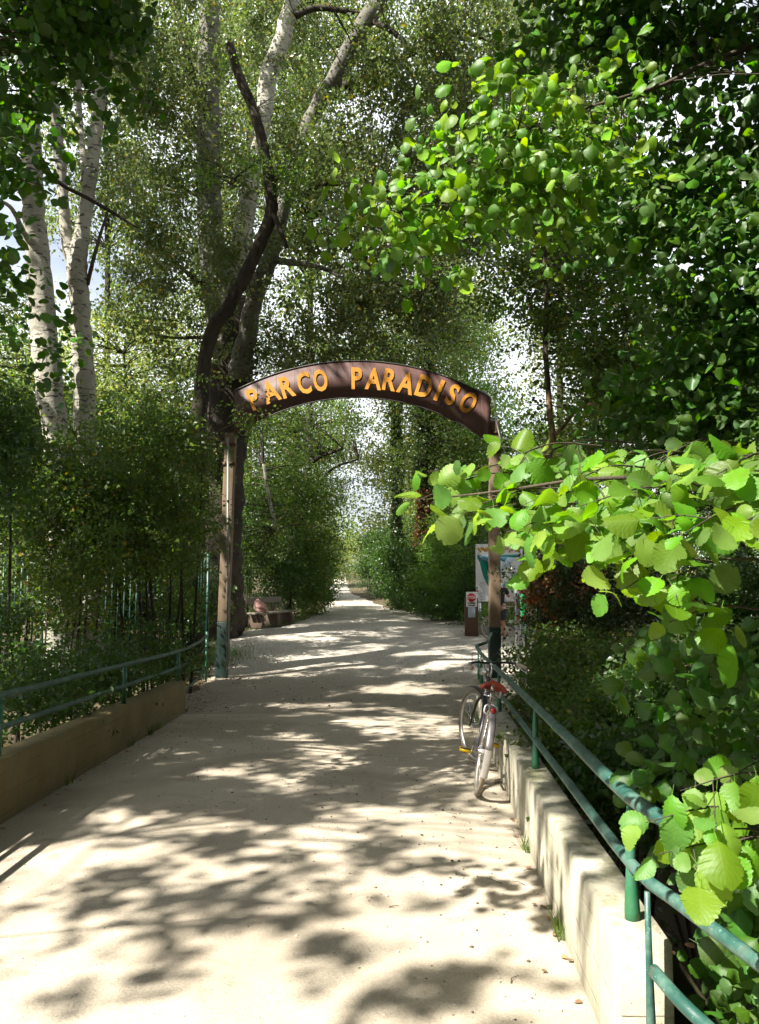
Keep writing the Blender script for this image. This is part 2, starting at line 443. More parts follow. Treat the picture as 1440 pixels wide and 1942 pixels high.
def link(name, me, mat, parent=None, world=True):
    if parent is not None and world:
        loc = parent.location
        n = len(me.vertices); a = np.empty(n * 3, np.float32); me.vertices.foreach_get('co', a)
        a = a.reshape(-1, 3) - np.array(loc, np.float32); me.vertices.foreach_set('co', a.ravel()); me.update()
    o = bpy.data.objects.new(name, me)
    if mat: me.materials.append(MATS[mat])
    col.objects.link(o)
    if parent is not None: o.parent = parent
    return o

def thing(name, label, cat, loc=(0, 0, 0), group=None):
    o = bpy.data.objects.new(name, None); o.empty_display_size = .1
    col.objects.link(o); o.location = tuple(float(c) for c in loc)
    o['label'] = label; o['category'] = cat
    if group: o['group'] = group
    return o
def tag(o, label, cat, group=None):
    o['label'] = label; o['category'] = cat
    if group: o['group'] = group
    return o

def unit(v):
    v = np.asarray(v, float); return v / max(1e-9, np.linalg.norm(v))

def catmull(pts, vals=None, n=6):
    pts = np.asarray(pts, float)
    if len(pts) < 3:
        t = np.linspace(0, 1, n + 1)[:, None]
        o = pts[0] * (1 - t) + pts[-1] * t
        return (o, np.interp(np.linspace(0, 1, n + 1), [0, 1], [vals[0], vals[-1]])) if vals is not None else o
    p = np.vstack([2 * pts[0] - pts[1], pts, 2 * pts[-1] - pts[-2]])
    out = []; vo = []
    for i in range(1, len(p) - 2):
        for j in range(n):
            t = j / n
            out.append(.5 * ((2 * p[i]) + (-p[i-1] + p[i+1]) * t + (2*p[i-1] - 5*p[i] + 4*p[i+1] - p[i+2]) * t*t + (-p[i-1] + 3*p[i] - 3*p[i+1] + p[i+2]) * t**3))
            if vals is not None: vo.append(vals[i-1] * (1 - t) + vals[i] * t)
    out.append(p[-2]); 
    if vals is not None:
        vo.append(vals[-1]); return np.array(out), np.array(vo)
    return np.array(out)

class MB:
    def __init__(s): s.v = []; s.f = []
    def add(s, v, f):
        o = len(s.v); s.v.extend([tuple(map(float, q)) for q in v]); s.f.extend([[i + o for i in q] for q in f]); return s
    def box(s, c, d, M=None):
        x, y, z = [q / 2 for q in d]
        v = np.array([(-x,-y,-z),(x,-y,-z),(x,y,-z),(-x,y,-z),(-x,-y,z),(x,-y,z),(x,y,z),(-x,y,z)], float)
        if M is not None: v = v @ np.array(M).T
        v = v + np.array(c)
        return s.add(v, [[0,3,2,1],[4,5,6,7],[0,1,5,4],[1,2,6,5],[2,3,7,6],[3,0,4,7]])
    def tube(s, pts, r, n=8, caps=True, closed=False, wob=0.0, flat=None):
        pts = np.asarray(pts, float); m = len(pts)
        rr = np.full(m, r, float) if np.isscalar(r) else np.asarray(r, float)
        tan = np.gradient(pts, axis=0)
        if closed: tan = np.roll(pts, -1, 0) - np.roll(pts, 1, 0)
        tan /= np.maximum(1e-9, np.linalg.norm(tan, axis=1))[:, None]
        up = np.array([0, 0, 1.0]) if abs(tan[0][2]) < .9 else np.array([1.0, 0, 0])
        u = unit(np.cross(tan[0], up)); vs_ = []
        a = np.arange(n) * 2 * math.pi / n
        for i in range(m):
            u = unit(u - tan[i] * np.dot(u, tan[i])); w_ = np.cross(tan[i], u)
            rad = rr[i] * (1 + (wob * (np.sin(a * 3 + i * .35) * .5 + np.sin(a * 5 - i * .23) * .3 + rng.normal(0, .25, n)) if wob else 0))
            if flat is None: ring = pts[i] + np.outer(np.cos(a) * rad, u) + np.outer(np.sin(a) * rad, w_)
            else: ring = pts[i] + np.outer(np.cos(a) * rad, u) + np.outer(np.sin(a) * rad * flat, w_)
            vs_.append(ring)
        f = []
        for i in range(m if closed else m - 1):
            j = (i + 1) % m
            for k in range(n):
                f.append([i*n + k, i*n + (k+1) % n, j*n + (k+1) % n, j*n + k])
        if caps and not closed:
            f.append(list(range(n))[::-1]); f.append([(m-1)*n + k for k in range(n)])
        return s.add(np.vstack(vs_), f)
    def sph(s, c, r, n=10, m=6, sc=(1,1,1)):
        v = []; f = []
        for i in range(m + 1):
            th = math.pi * i / m
            for j in range(n):
                ph = 2 * math.pi * j / n
                v.append((c[0] + r*sc[0]*math.sin(th)*math.cos(ph), c[1] + r*sc[1]*math.sin(th)*math.sin(ph), c[2] + r*sc[2]*math.cos(th)))
        for i in range(m):
            for j in range(n):
                f.append([i*n+j, (i+1)*n+j, (i+1)*n+(j+1)%n, i*n+(j+1)%n])
        return s.add(v, f)
    def prism(s, poly, y0, y1, M=None, off=(0,0,0)):
        """poly in x,z extruded along y"""
        n = len(poly)
        v = np.array([(x, y0, z) for x, z in poly] + [(x, y1, z) for x, z in poly], float)
        if M is not None: v = v @ np.array(M).T
        v = v + np.array(off)
        f = [list(range(n)), [n + i for i in range(n)][::-1]]
        for i in range(n): f.append([i, n + i, n + (i+1) % n, (i+1) % n][::-1] if False else [i, n+i, n+(i+1)%n, (i+1)%n])
        return s.add(v, f)
    def build(s, name, mat, parent=None, smooth=False, bevel=0, world=True, fix=True):
        me = raw_mesh(name, np.array(s.v), s.f, smooth=smooth)
        if fix:
            import bmesh
            bm = bmesh.new(); bm.from_mesh(me); bmesh.ops.recalc_face_normals(bm, faces=bm.faces); bm.to_mesh(me); bm.free()
        o = link(name, me, mat, parent, world)
        if bevel:
            md = o.modifiers.new('edge', 'BEVEL'); md.width = bevel; md.segments = 2; md.limit_method = 'ANGLE'
        return o

def rotz(a): c, s = math.cos(a), math.sin(a); return np.array([[c,-s,0],[s,c,0],[0,0,1]])
def rotx(a): c, s = math.cos(a), math.sin(a); return np.array([[1,0,0],[0,c,-s],[0,s,c]])
def roty(a): c, s = math.cos(a), math.sin(a); return np.array([[c,0,s],[0,1,0],[-s,0,c]])

# ------------------------------------------------------------------ leaves
def tmpl_small():
    v = np.array([(0,0,0),(.45,.34,.09),(1,0,-.04),(.45,-.34,.09)], float)
    return v, np.array([[0,1,2],[0,2,3]]), None
def tmpl_round():
    v = np.array([(0,0,0),(.18,.30,.06),(.5,.43,.09),(.82,.28,.03),(1,0,-.06),(.82,-.28,.03),(.5,-.43,.09),(.18,-.30,.06),(.5,0,0)], float)
    return v, np.array([[8,0,1],[8,1,2],[8,2,3],[8,3,4],[8,4,5],[8,5,6],[8,6,7],[8,7,0]]), None
def tmpl_alder(nt=22, seed=0):
    rs = np.random.default_rng(seed)
    V = []; UV = []
    cols = [-1, -.62, -.3, 0, .3, .62, 1]
    notch = rs.uniform(-.02, .09); bd = rs.uniform(.75, 1.1); cup = rs.uniform(-.55, .25); ben = rs.uniform(-.1, .5); sk_ = rs.uniform(-.06, .06); tw = rs.uniform(-.25, .25)
    for i in range(nt + 1):
        t = i / nt
        wv = .47 * bd**.5 * (math.sin(math.pi * min(1, t * .94 + .05) ** bd)) ** .62
        if i == 0: wv = .03
        if i == nt: wv = .10
        jag = (.022 if i % 2 else -.012) + rs.uniform(-.012, .012) + .012 * math.sin(i * 1.9)
        for c in cols:
            e = abs(c)
            ww = wv + (jag if e > .9 else 0)
            wave = .018 * math.sin((t - e * .28) * 7.5 * 2 * math.pi) * e
            z = cup * (e ** 1.6) * wv + wave + .05 * math.sin(t * math.pi) - ben * t * t + tw * c * wv * t + .02 * math.sin(t * 9 + seed) * e
            x = t + (e * .07 if t < .5 else e * .02)
            if i == nt: x -= notch * (1 - e) * 1.2
            V.append((x, c * ww + sk_ * math.sin(t * 3), z)); UV.append((t, .5 + c * .5))
    m = len(cols); Fq = []
    for i in range(nt):
        for j in range(m - 1):
            a = i*m + j; Fq.append((a, a+1, a+m+1, a+m))
    # petiole
    b = len(V)
    for p_, q_ in (((-.28, .008, .03), 0), ((-.28, -.008, .03), 0), ((0, -.01, 0), 0), ((0, .01, 0), 0)):
        V.append(p_); UV.append((0, .5))
    Fq.append((b, b+1, b+2, b+3))
    return np.array(V), np.array(Fq), np.array(UV)

def leaf_mesh(name, pos, size, up=.6, bias=None, droop=.3, tmpl=None, dirs=None, wide=1.0, seed=0):
    """pos (n,3), size scalar/array. up: how much the blades face the sky (or bias vector)."""
    tv, tf, tuv = tmpl if tmpl is not None else tmpl_small()
    n = len(pos); rg = np.random.default_rng(1234 + seed)
    nrm = rg.normal(0, 1, (n, 3)); nrm /= np.linalg.norm(nrm, axis=1)[:, None]
    b = np.array([0, 0, 1.0]) if bias is None else np.asarray(bias, float)
    nrm = nrm * (1 - up) + b * up
    nrm /= np.linalg.norm(nrm, axis=1)[:, None]
    d = rg.normal(0, 1, (n, 3)) if dirs is None else dirs + rg.normal(0, .35, (n, 3))
    d[:, 2] -= droop
    d -= nrm * np.sum(d * nrm, 1)[:, None]
    d /= np.maximum(1e-6, np.linalg.norm(d, axis=1))[:, None]
    s = np.cross(nrm, d)
    sz = (np.asarray(size) * rg.uniform(.55, 1.25, n))[:, None, None]
    V = pos[:, None, :] + sz * (tv[None, :, 0:1] * d[:, None, :] + tv[None, :, 1:2] * wide * s[:, None, :] + tv[None, :, 2:3] * nrm[:, None, :])
    K = len(tv)
    Fm = (tf[None] + (np.arange(n) * K)[:, None, None]).reshape(-1, tf.shape[1])
    uv = None if tuv is None else np.tile(tuv, (n, 1))
    return raw_mesh(name, V.reshape(-1, 3), Fm, uv=uv, smooth=(tuv is not None))

def blob_pts(blobs, n, spread, per, flat=.7, hang=0.0, rg=rng, minz=None, clump=6):
    """blobs: (px,py,rpx,rpy,d,rd[,weight]); returns cluster centres and leaf points"""
    W = np.array([(b[6] if len(b) > 6 else 1.0) * b[2] * b[3] * b[4] ** 2 * 1.0 for b in blobs]); W /= W.sum()
    cs = []
    for b, wt in zip(blobs, W):
        k = max(1, int(n * wt))
        q = rg.normal(0, 1, (k, 3)); q /= np.linalg.norm(q, axis=1)[:, None]
        q *= (rg.uniform(.15, 1, k) ** .45)[:, None]
        px = b[0] + q[:, 0] * b[2]; py = b[1] + q[:, 1] * b[3]; d = b[4] + q[:, 2] * b[5]
        a = (px - 720) / F; bb = (971 - py) / F
        dd = np.stack([a, _cp - bb * _sp, _sp + bb * _cp], 1); dd /= dd[:, 1:2]
        cs.append(EYE + dd * d[:, None])
    C = np.vstack(cs)
    if clump > 1 and len(C) > 3*clump:
        k = len(C)//clump; par = C[rg.permutation(len(C))[:k]]
        j = rg.choice(k, len(C), p=(lambda w_: w_/w_.sum())(rg.uniform(.3, 1.7, k)))
        C = par[j] + rg.normal(0, 1, (len(C), 3))*spread*np.array([1.5, 1.5, 1.1]) - np.array([0, 0, 1])*np.abs(rg.normal(0, 1, len(C)))[:, None]*hang*2
    if minz is not None: C = C[C[:, 2] > terrain(C[:, 0], C[:, 1]) + minz]
    L = np.repeat(C, per, 0)
    off = rg.normal(0, 1, L.shape) * spread
    off[:, 2] = off[:, 2] * flat - np.abs(rg.normal(0, 1, len(L))) * hang
    # leaves of one cluster lie along a few sprays
    ax = rg.normal(0, 1, C.shape); ax[:, 2] *= .35; ax[:, 2] -= hang * 2; ax /= np.linalg.norm(ax, axis=1)[:, None]
    t = rg.uniform(-1.6, 1.6, len(L))[:, None]
    L = L + np.repeat(ax, per, 0) * t * spread + off * .55
    return C, L

def twigs(mb, skel, C, r0=.02, k=1, sag=.15, rg=rng, seg=4, maxlen=99):
    S = np.asarray(skel)
    for c in C[::k]:
        dd = np.linalg.norm(S - c, axis=1) + np.maximum(0, S[:, 2] - c[2]) * .8
        s = S[int(np.argmin(dd))]
        L = np.linalg.norm(c - s)
        if L > maxlen or L < .05: continue
        mid = (s + c) / 2 + np.array([0, 0, L * sag]) + rg.normal(0, .06, 3) * L
        t = np.linspace(0, 1, seg + 1)[:, None]
        pts = s * (1-t)**2 + mid * 2 * t * (1-t) + c * t * t
        mb.tube(pts, np.linspace(r0 * min(1.6, .5 + L * .3), r0 * .25, seg + 1), n=4, caps=False)

def limb_skel(paths):
    return np.vstack([catmull(p, None, 5) for p in paths])

def make_tree(name, label, cat, base, limbs, crown_specs, bark='dark_bark', group=None, twig=None, crown_names=('crown',), flare=0.0):
    """limbs: list of (pts, radii[, bark]); crown_specs: list of dict(blobs,n,spread,per,size,mat,...)"""
    root = thing(name, label, cat, base, group)
    for i, lb in enumerate(limbs):
        pts, rad = lb[0], lb[1]; bk = lb[2] if len(lb) > 2 else bark
        p, r = catmull(pts, rad, 7)
        if len(p) > 4: p[1:-1] += rng.normal(0, 1, (len(p) - 2, 3)) * (r[1:-1, None] * .06)
        if i == 0 and flare:
            h = p[:, 2] - p[0][2]; r = r * (1 + flare * np.exp(-h / (.35 + r[0])))
        mb = MB().tube(p, r, n=16 if r.max() > .12 else 9, wob=.05)
        mb.build('trunk' if i == 0 else 'limb', bk, root, smooth=True, fix=False)
    skel = limb_skel([lb[0] for lb in limbs])
    tmb = MB()
    for i, cs in enumerate(crown_specs):
        C, L = blob_pts(cs['blobs'], cs['n'], cs['spread'], cs['per'], cs.get('flat', .7), cs.get('hang', 0), minz=cs.get('minz'), clump=cs.get('clump', 6))
        me = leaf_mesh('crown', L, cs['size'], cs.get('up', .5), cs.get('bias'), cs.get('droop', .4), cs.get('tmpl'), wide=cs.get('wide', 1.0), seed=i + len(name))
        link('crown', me, cs['mat'], root)
        if cs.get('twig', 1): twigs(tmb, skel, C, cs.get('tr', .02), cs.get('tk', 2), seg=4, maxlen=cs.get('tmax', 6))
    if tmb.v: tmb.build('crown_twig', twig or bark, root, fix=False)
    return root

# ================================================================== SETTING
def structure(name, me, mat):
    o = link(name, me, mat); o['kind'] = 'structure'; return o

def build_ground():
    xs = np.concatenate([np.linspace(-900, -40, 14), np.linspace(-36, -7, 36), np.linspace(-6.5, 6.5, 105), np.linspace(7, 36, 36), np.linspace(40, 900, 14)])
    ys = np.concatenate([np.linspace(-300, -12, 8), np.linspace(-10, 32, 180), np.linspace(33, 110, 80), np.linspace(120, 1500, 20)])
    X, Y = np.meshgrid(xs, ys); Z = terrain(X, Y)
    v = np.stack([X, Y, Z], -1).reshape(-1, 3); nx = len(xs); ny = len(ys)
    i, j = np.meshgrid(np.arange(nx - 1), np.arange(ny - 1)); a = (j * nx + i).ravel()
    structure('ground', raw_mesh('ground', v, np.stack([a, a+1, a+nx+1, a+nx], 1), smooth=True), 'forest_soil')
build_ground()

def build_path():
    ys = np.concatenate([np.linspace(10.9, 34, 110), np.linspace(34.5, 130, 90)])
    nx = 28; V = []
    for y in ys:
        l = path_l(y) + .10 * math.sin(y * 2.3) + .07 * math.sin(y * 5.1) - (0 if y > 12 else 0)
        r = path_r(y) + .12 * math.sin(y * 1.9 + 1) + .06 * math.sin(y * 6.3)
        for i in range(nx):
            t = i / (nx - 1); x = l * (1 - t) + r * t
            e = min(t, 1 - t)
            V.append((x, y, zp(y) - (.03 if e < .01 else 0) + .012 * math.sin(x * 2.1 + y) * (e > .02) * min(1, (y - 10.9))))
    a = np.array([j * nx + i for j in range(len(ys) - 1) for i in range(nx - 1)])
    structure('path', raw_mesh('path', V, np.stack([a, a+1, a+nx+1, a+nx], 1), smooth=True), 'path_gravel')
build_path()

def build_deck():
    ys = np.linspace(-6, DECK_END, 60); V = []; nx = 24
    for y in ys:
        for i in range(nx):
            t = i / (nx - 1); x = (wall_l(y) - .12) * (1 - t) + (wall_r(y) + .10) * t
            V.append((x, y, zp(y) + .006 + .004 * math.sin(x * 1.3 + y * .8) ))
    n = len(V); Fq = [[j*nx+i, j*nx+i+1, (j+1)*nx+i+1, (j+1)*nx+i] for j in range(len(ys)-1) for i in range(nx-1)]
    # underside and sides
    V += [(x, y, z - .28) for x, y, z in V]
    Fq += [[n+a for a in q][::-1] for q in Fq[:(len(ys)-1)*(nx-1)]]
    for j in range(len(ys) - 1):
        a, b = j*nx, (j+1)*nx; Fq.append([a, b, n+b, n+a]); a += nx-1; b += nx-1; Fq.append([b, a, n+a, n+b])
    for i in range(nx - 1):
        Fq.append([i+1, i, n+i, n+i+1]); q = (len(ys)-1)*nx + i; Fq.append([q, q+1, n+q+1, n+q])
    structure('bridge_deck', raw_mesh('bridge_deck', V, Fq), 'deck_concrete')
build_deck()

# ------------------------------------------------------------------ concrete walls
def wall(name, label, y0, y1, xf, thick, side, h, mat, mat_round=.02):
    """xf(y): inner face; side=+1 thickness towards +x"""
    ys = np.arange(y0, y1 + 1e-6, (y1 - y0) / 60); mb = MB(); root_y = y0
    prof = [(0, -.9), (0, h - .015), (.012, h), (thick - .012, h + .004), (thick, h - .012), (thick, -.9)]
    V = []; m = len(prof)
    for y in ys:
        jz = rng.normal(0, .0022); jx = rng.normal(0, .0018)
        for q, (dx, dz) in enumerate(prof):
            V.append((xf(y) + side * dx + (jx if q < 2 else 0), y, zp(y) + dz + (jz if 0 < q < 5 else 0)))
    Fq = []
    for j in range(len(ys) - 1):
        for q in range(m):
            Fq.append([j*m+q, j*m+(q+1) % m, (j+1)*m+(q+1) % m, (j+1)*m+q])
    Fq.append(list(range(m))); Fq.append([(len(ys)-1)*m + q for q in range(m)])
    mb.add(V, Fq)
    o = mb.build(name, mat); tag(o, label, 'wall'); return o
wall('concrete_wall', 'low sunlit pale concrete wall that the bicycle leans against', 2.55, 11.3, wall_r, .17, 1, .445, 'wall_concrete')
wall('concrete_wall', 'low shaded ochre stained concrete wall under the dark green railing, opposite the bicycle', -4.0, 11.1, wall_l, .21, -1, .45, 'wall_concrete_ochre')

# ------------------------------------------------------------------ railings
def taper_post(mb, x, y, z0, z1, w=.048):
    # round pipe flattened and pinched where it meets the rails
    pts = np.array([(x, y, z) for z in np.linspace(z0, z1, 9)])
    r = np.array([1.0, 1.0, .9, .75, .62, .75, .62, .45, .35]) * w / 2
    mb.tube(pts, r, n=10)
def railing_near():
    root = thing('railing', 'worn green pipe railing on the sunlit wall beside the bicycle, bending outward', 'railing', (1.0, 5, zp(5)), 'pipe railings of the bridge')
    ys = [2.71, 5.15, 7.9, 10.7]
    xr = lambda y: wall_r(y) + .085
    top = [(1.14, 1.0, zp(1.0) + .80), (.99, 1.97, zp(1.97) + .83), (.93, 2.35, zp(2.35) + .845)] + [(xr(y), y, zp(y) + .86) for y in (2.71, 3.9, 5.15, 6.5, 7.9, 9.3, 10.7)] + [(xr(11.3) - .02, 11.35, zp(11.3) + .93)]
    mid = [(1.14, 1.0, zp(1.0) + .57), (.995, 1.97, zp(1.97) + .60), (.92, 2.4, zp(2.4) + .615)] + [(xr(y), y, zp(y) + .635) for y in (2.71, 3.9, 5.15, 6.5, 7.9, 9.3, 10.7)] + [(xr(11.3) - .02, 11.32, zp(11.3) + .66)]
    low = [(1.14, 1.0, zp(1.0) + .30), (.95, 2.09, zp(2.09) + .34), (.885, 2.3, zp(2.3) + .37), (.852, 2.46, zp(2.46) + .395)]
    MB().tube(catmull(top, None, 5), .026, 12).build('top_rail', 'rail_paint', root, smooth=True, fix=False)
    MB().tube(catmull(mid, None, 5), .021, 12).build('middle_rail', 'rail_paint', root, smooth=True, fix=False)
    MB().tube(catmull(low, None, 5), .021, 12).build('lower_rail', 'rail_paint', root, smooth=True, fix=False)
    ex = np.array([(xr(11.3) - .02, 11.35, zp(11.3) + .93), (1.75, 12.4, zp(12.4) + .93), (2.2, 15.0, zp(15) + .92)])
    MB().tube(ex, .024, 10).build('end_rail', 'rail_paint', root, smooth=True, fix=False)
    for y in ys:
        mb = MB(); taper_post(mb, xr(y), y, zp(y) + .43, zp(y) + .85, .052); mb.build('post', 'post_paint', root, smooth=True)
    mb = MB(); taper_post(mb, .850, 2.49, -1.2, zp(2.5) + .62, .05); mb.build('post', 'rail_paint', root, smooth=True)
    mb = MB(); taper_post(mb, xr(11.3), 11.33, -.6, zp(11.3) + .92, .05); mb.build('post', 'post_paint', root, smooth=True)
    # welded joints
    for y in (4.2, 6.6, 9.1):
        MB().tube([(xr(y), y, zp(y) + .86), (xr(y + .05), y + .05, zp(y + .05) + .86)], .029, 12).build('pipe_joint', 'post_paint', root, smooth=True, fix=False)
railing_near()
def railing_far():
    root = thing('railing', 'dark green pipe railing in shade on the ochre wall, ending at the gate post', 'railing', (-2.75, 5, zp(5)), 'pipe railings of the bridge')
    xr = lambda y: wall_l(y) - .10
    yy = (0.0, 2.8, 5.56, 8.5, 11.0)
    for h, nm in ((.875, 'top_rail'), (.645, 'middle_rail')):
        p = [(xr(y), y, zp(y) + h) for y in yy] + [(-3.15, 13.3, zp(13.3) + h + .0), (-3.4, 15.0, zp(15) + h)]
        MB().tube(catmull(p, None, 5), .025 if h > .8 else .021, 10).build(nm, 'rail_paint', root, smooth=True, fix=False)
    MB().tube(catmull([(xr(11.0) - .02, 11.15, zp(11) + .22), (-3.15, 13.3, zp(13.3) + .25), (-3.4, 15.0, zp(15) + .27)], None, 5), .021, 10).build('lower_rail', 'rail_paint', root, smooth=True, fix=False)
    for y in yy:
        mb = MB(); mb.tube([(xr(y), y, zp(y) + .44), (xr(y), y, zp(y) + .875)], .024, 10); mb.build('post', 'post_paint', root, smooth=True, fix=False)
    mb = MB(); mb.tube([(-3.4, 15.0, zp(15) - .1), (-3.4, 15.0, zp(15) + .95)], .024, 10); mb.build('post', 'post_paint', root, smooth=True, fix=False)
railing_far()

# ------------------------------------------------------------------ gate arch with lettering
def circle3(a, b, c):
    ax, ay = a; bx, by = b; cx, cy_ = c
    D = 2 * (ax*(by-cy_) + bx*(cy_-ay) + cx*(ay-by))
    ux = ((ax*ax+ay*ay)*(by-cy_) + (bx*bx+by*by)*(cy_-ay) + (cx*cx+cy_*cy_)*(ay-by)) / D
    uy = ((ax*ax+ay*ay)*(cx-bx) + (bx*bx+by*by)*(ax-cx) + (cx*cx+cy_*cy_)*(bx-ax)) / D
    return ux, uy, math.hypot(ax-ux, ay-uy)
GD = 15.3
def gxz(px, py): p = P(px, py, GD); return p[0], p[2]
def text_mesh(txt, size, thick, bold=.0, res=3):
    cu = bpy.data.curves.new('t', 'FONT'); cu.body = txt; cu.size = size; cu.extrude = thick / 2; cu.offset = bold
    cu.align_x = 'CENTER'; cu.align_y = 'CENTER'; cu.resolution_u = res
    o = bpy.data.objects.new('t', cu); col.objects.link(o)
    dg = bpy.context.evaluated_depsgraph_get(); dg.update()
    me = bpy.data.meshes.new_from_object(o.evaluated_get(dg))
    bpy.data.objects.remove(o); bpy.data.curves.remove(cu)
    return me
def place_text(name, txt, size, thick, M, mat, parent, bold=0.0, sx=1.0, res=3):
    me = text_mesh(txt, size, thick, bold, res)
    n = len(me.vertices); a = np.empty(n * 3, np.float32); me.vertices.foreach_get('co', a); a = a.reshape(-1, 3)
    c = (a.max(0) + a.min(0)) / 2; a[:, 0] -= c[0]; a[:, 1] -= c[1]; a[:, 0] *= sx
    M = np.array(M); a = a @ M[:3, :3].T + M[:3, 3]
    me.vertices.foreach_set('co', a.astype(np.float32).ravel()); me.materials.clear(); me.update()
    return link(name, me, mat, parent)
def frame_xz(cx, y, cz, ang):
    """text x -> world x (rotated by ang in the x-z plane), text y -> z, text normal -> -y"""
    c, s = math.cos(ang), math.sin(ang)
    return [[c, -s, 0, cx], [0, 0, -1, y], [s, c, 0, cz], [0, 0, 0, 1]]

def build_gate():
    root = thing('gate_arch', 'brown wooden arch sign with orange letters across the path, on two timber posts', 'gate sign', (-.4, GD, zp(GD)))
    ox, oz, R1 = circle3(gxz(447, 743), gxz(690, 687), gxz(930, 757))
    ix, iz, R2 = circle3(gxz(455, 818), gxz(690, 753), gxz(930, 840))
    xl, xr = gxz(445, 800)[0], gxz(931, 800)[0]
    n = 60; V = []; Fq = []
    for i in range(n + 1):
        x = xl + (xr - xl) * i / n
        zo = oz + math.sqrt(max(0, R1**2 - (x-ox)**2)); zi = iz + math.sqrt(max(0, R2**2 - (x-ix)**2))
        for y in (GD - .02, GD + .02):
            V.append((x, y, zi)); V.append((x, y, zo))
    for i in range(n):
        a = i*4; b = a+4
        Fq += [[a, b, b+1, a+1], [a+2, a+3, b+3, b+2], [a+1, b+1, b+3, a+3], [a, a+2, b+2, b]]
    Fq += [[0, 1, 3, 2], [n*4, n*4+2, n*4+3, n*4+1]]
    mb = MB(); mb.add(V, Fq); mb.build('sign_board', 'arch_boards', root)
    # metal strips over and under the board
    e1 = [(x, GD, oz + math.sqrt(R1**2 - (x-ox)**2) + .022) for x in np.linspace(xl, xr, 50)]
    MB().tube(e1, .034, 8, flat=.6).build('edge_strip', 'edge_metal', root, smooth=True, fix=False)
    e2 = [(x, GD, iz + math.sqrt(R2**2 - (x-ix)**2) - .012) for x in np.linspace(xl, xr, 50)]
    MB().tube(e2, .022, 8, flat=.6).build('edge_strip', 'edge_metal', root, smooth=True, fix=False)
    L = [('P', 482, 757), ('A', 514, 743), ('R', 545, 734), ('C', 577, 727), ('O', 608, 722), ('P', 677, 718), ('A', 709, 719), ('R', 740, 721), ('A', 771, 727), ('D', 805, 734), ('I', 833, 741), ('S', 858, 749), ('O', 888, 764)]
    for ch, px, py in L:
        x, z = gxz(px, py); ang = -math.atan2(x - ox, z - oz)
        if px > 700: ang *= 1.15
        place_text('letter', ch, .62, .012, frame_xz(x, GD - .028, z, ang), 'letter_yellow', root, bold=.018, sx={'O': .60, 'C': .64, 'I': .9}.get(ch, .72))
    # posts: lower part painted green
    for k, (tx, ty_, bx, by_, wd) in enumerate(((438, 822, 420, 1288, .21), (937, 800, 938, 1285, .22))):
        t = P(tx, ty_, GD + .16); b_ = P(bx, by_, GD + .12); b_[2] = zp(GD) - .3
        zsplit = P(bx, 1180 if k == 0 else 1190, GD)[2]
        pt = lambda z: b_ + (t - b_) * ((z - b_[2]) / (t[2] - b_[2]))
        mb = MB()
        def quad(z0, z1, w_, mb=mb):
            V = []
            for z in np.linspace(z0, z1, 7):
                c = pt(z); j = rng.normal(0, .004)
                for dx, dy in ((-1,-1),(1,-1),(1,1),(-1,1)): V.append((c[0] + dx*w_/2 + j, c[1] + dy*w_/2, z))
            f = []
            for i in range(6):
                for q in range(4): f.append([i*4+q, i*4+(q+1) % 4, (i+1)*4+(q+1) % 4, (i+1)*4+q])
            f += [[3,2,1,0], [24,25,26,27]]; mb.add(V, f)
        quad(zsplit, t[2], wd)
        o = mb.build('post', 'post_wood', root, bevel=.012)
        m2 = MB(); quad(b_[2], zsplit, wd + .012, m2); m2.build('post_foot', 'foot_paint', o, bevel=.008, world=False).location = (0, 0, 0)
        f2 = o.children[0]
        for vtx in f2.data.vertices: vtx.co -= root.location
        for z in (t[2] - .25, t[2] - .65):
            c = pt(z); MB().box(c, (wd + .03, wd + .03, .06)).build('bracket', 'rust', root)
    # grey downpipe beside the shaded post and a cable over the other end
    a = P(433, 830, GD - .05); b_ = P(431, 1272, GD - .05)
    MB().tube([a, b_], .024, 8).build('conduit', 'edge_pipe', root, smooth=True, fix=False)
    cb = [P(x, y, GD - .02) for x, y in ((905, 738), (928, 750), (938, 768), (942, 800), (950, 835), (957, 860))]
    MB().tube(catmull(cb, None, 5), .014, 6).build('cable', 'cable_grey', root, smooth=True, fix=False)
    c = P(937, 797, GD + .12); MB().box(c, (.14, .14, .10)).build('post_cap', 'galvanised', root, bevel=.02)

def m_boards():
    b = NB('arch_boards'); co = b.coord()
    n = b.noise(b.mapping(co, (16, 16, 1.3)), 1.0, 8, .7, .3); n2 = b.noise(co, 1.6, 4)
    c = b.mix(n, (.050, .022, .020), (.105, .052, .043)); c = b.mix(b.math('MULTIPLY', n2, .5), c, (.15, .085, .07))
    sx = b.n('ShaderNodeSeparateXYZ', {0: co}).outputs[0]
    s = b.math('ABSOLUTE', b.math('SUBTRACT', b.math('FRACT', b.math('MULTIPLY', sx, 2.6)), .5))
    seam = b.ramp(s, [(.0, (1, 1, 1)), (.014, (0, 0, 0))])
    c = b.mix(b.math('MULTIPLY', seam, .8), c, (.01, .006, .005))
    b.pbsdf(c, .55, normal=b.bump(b.math('SUBTRACT', n, b.math('MULTIPLY', seam, 2.0)), .5, .006), spec=.4)
m_boards()
simple('edge_pipe', (.20, .21, .18), .5, .3)
build_gate()

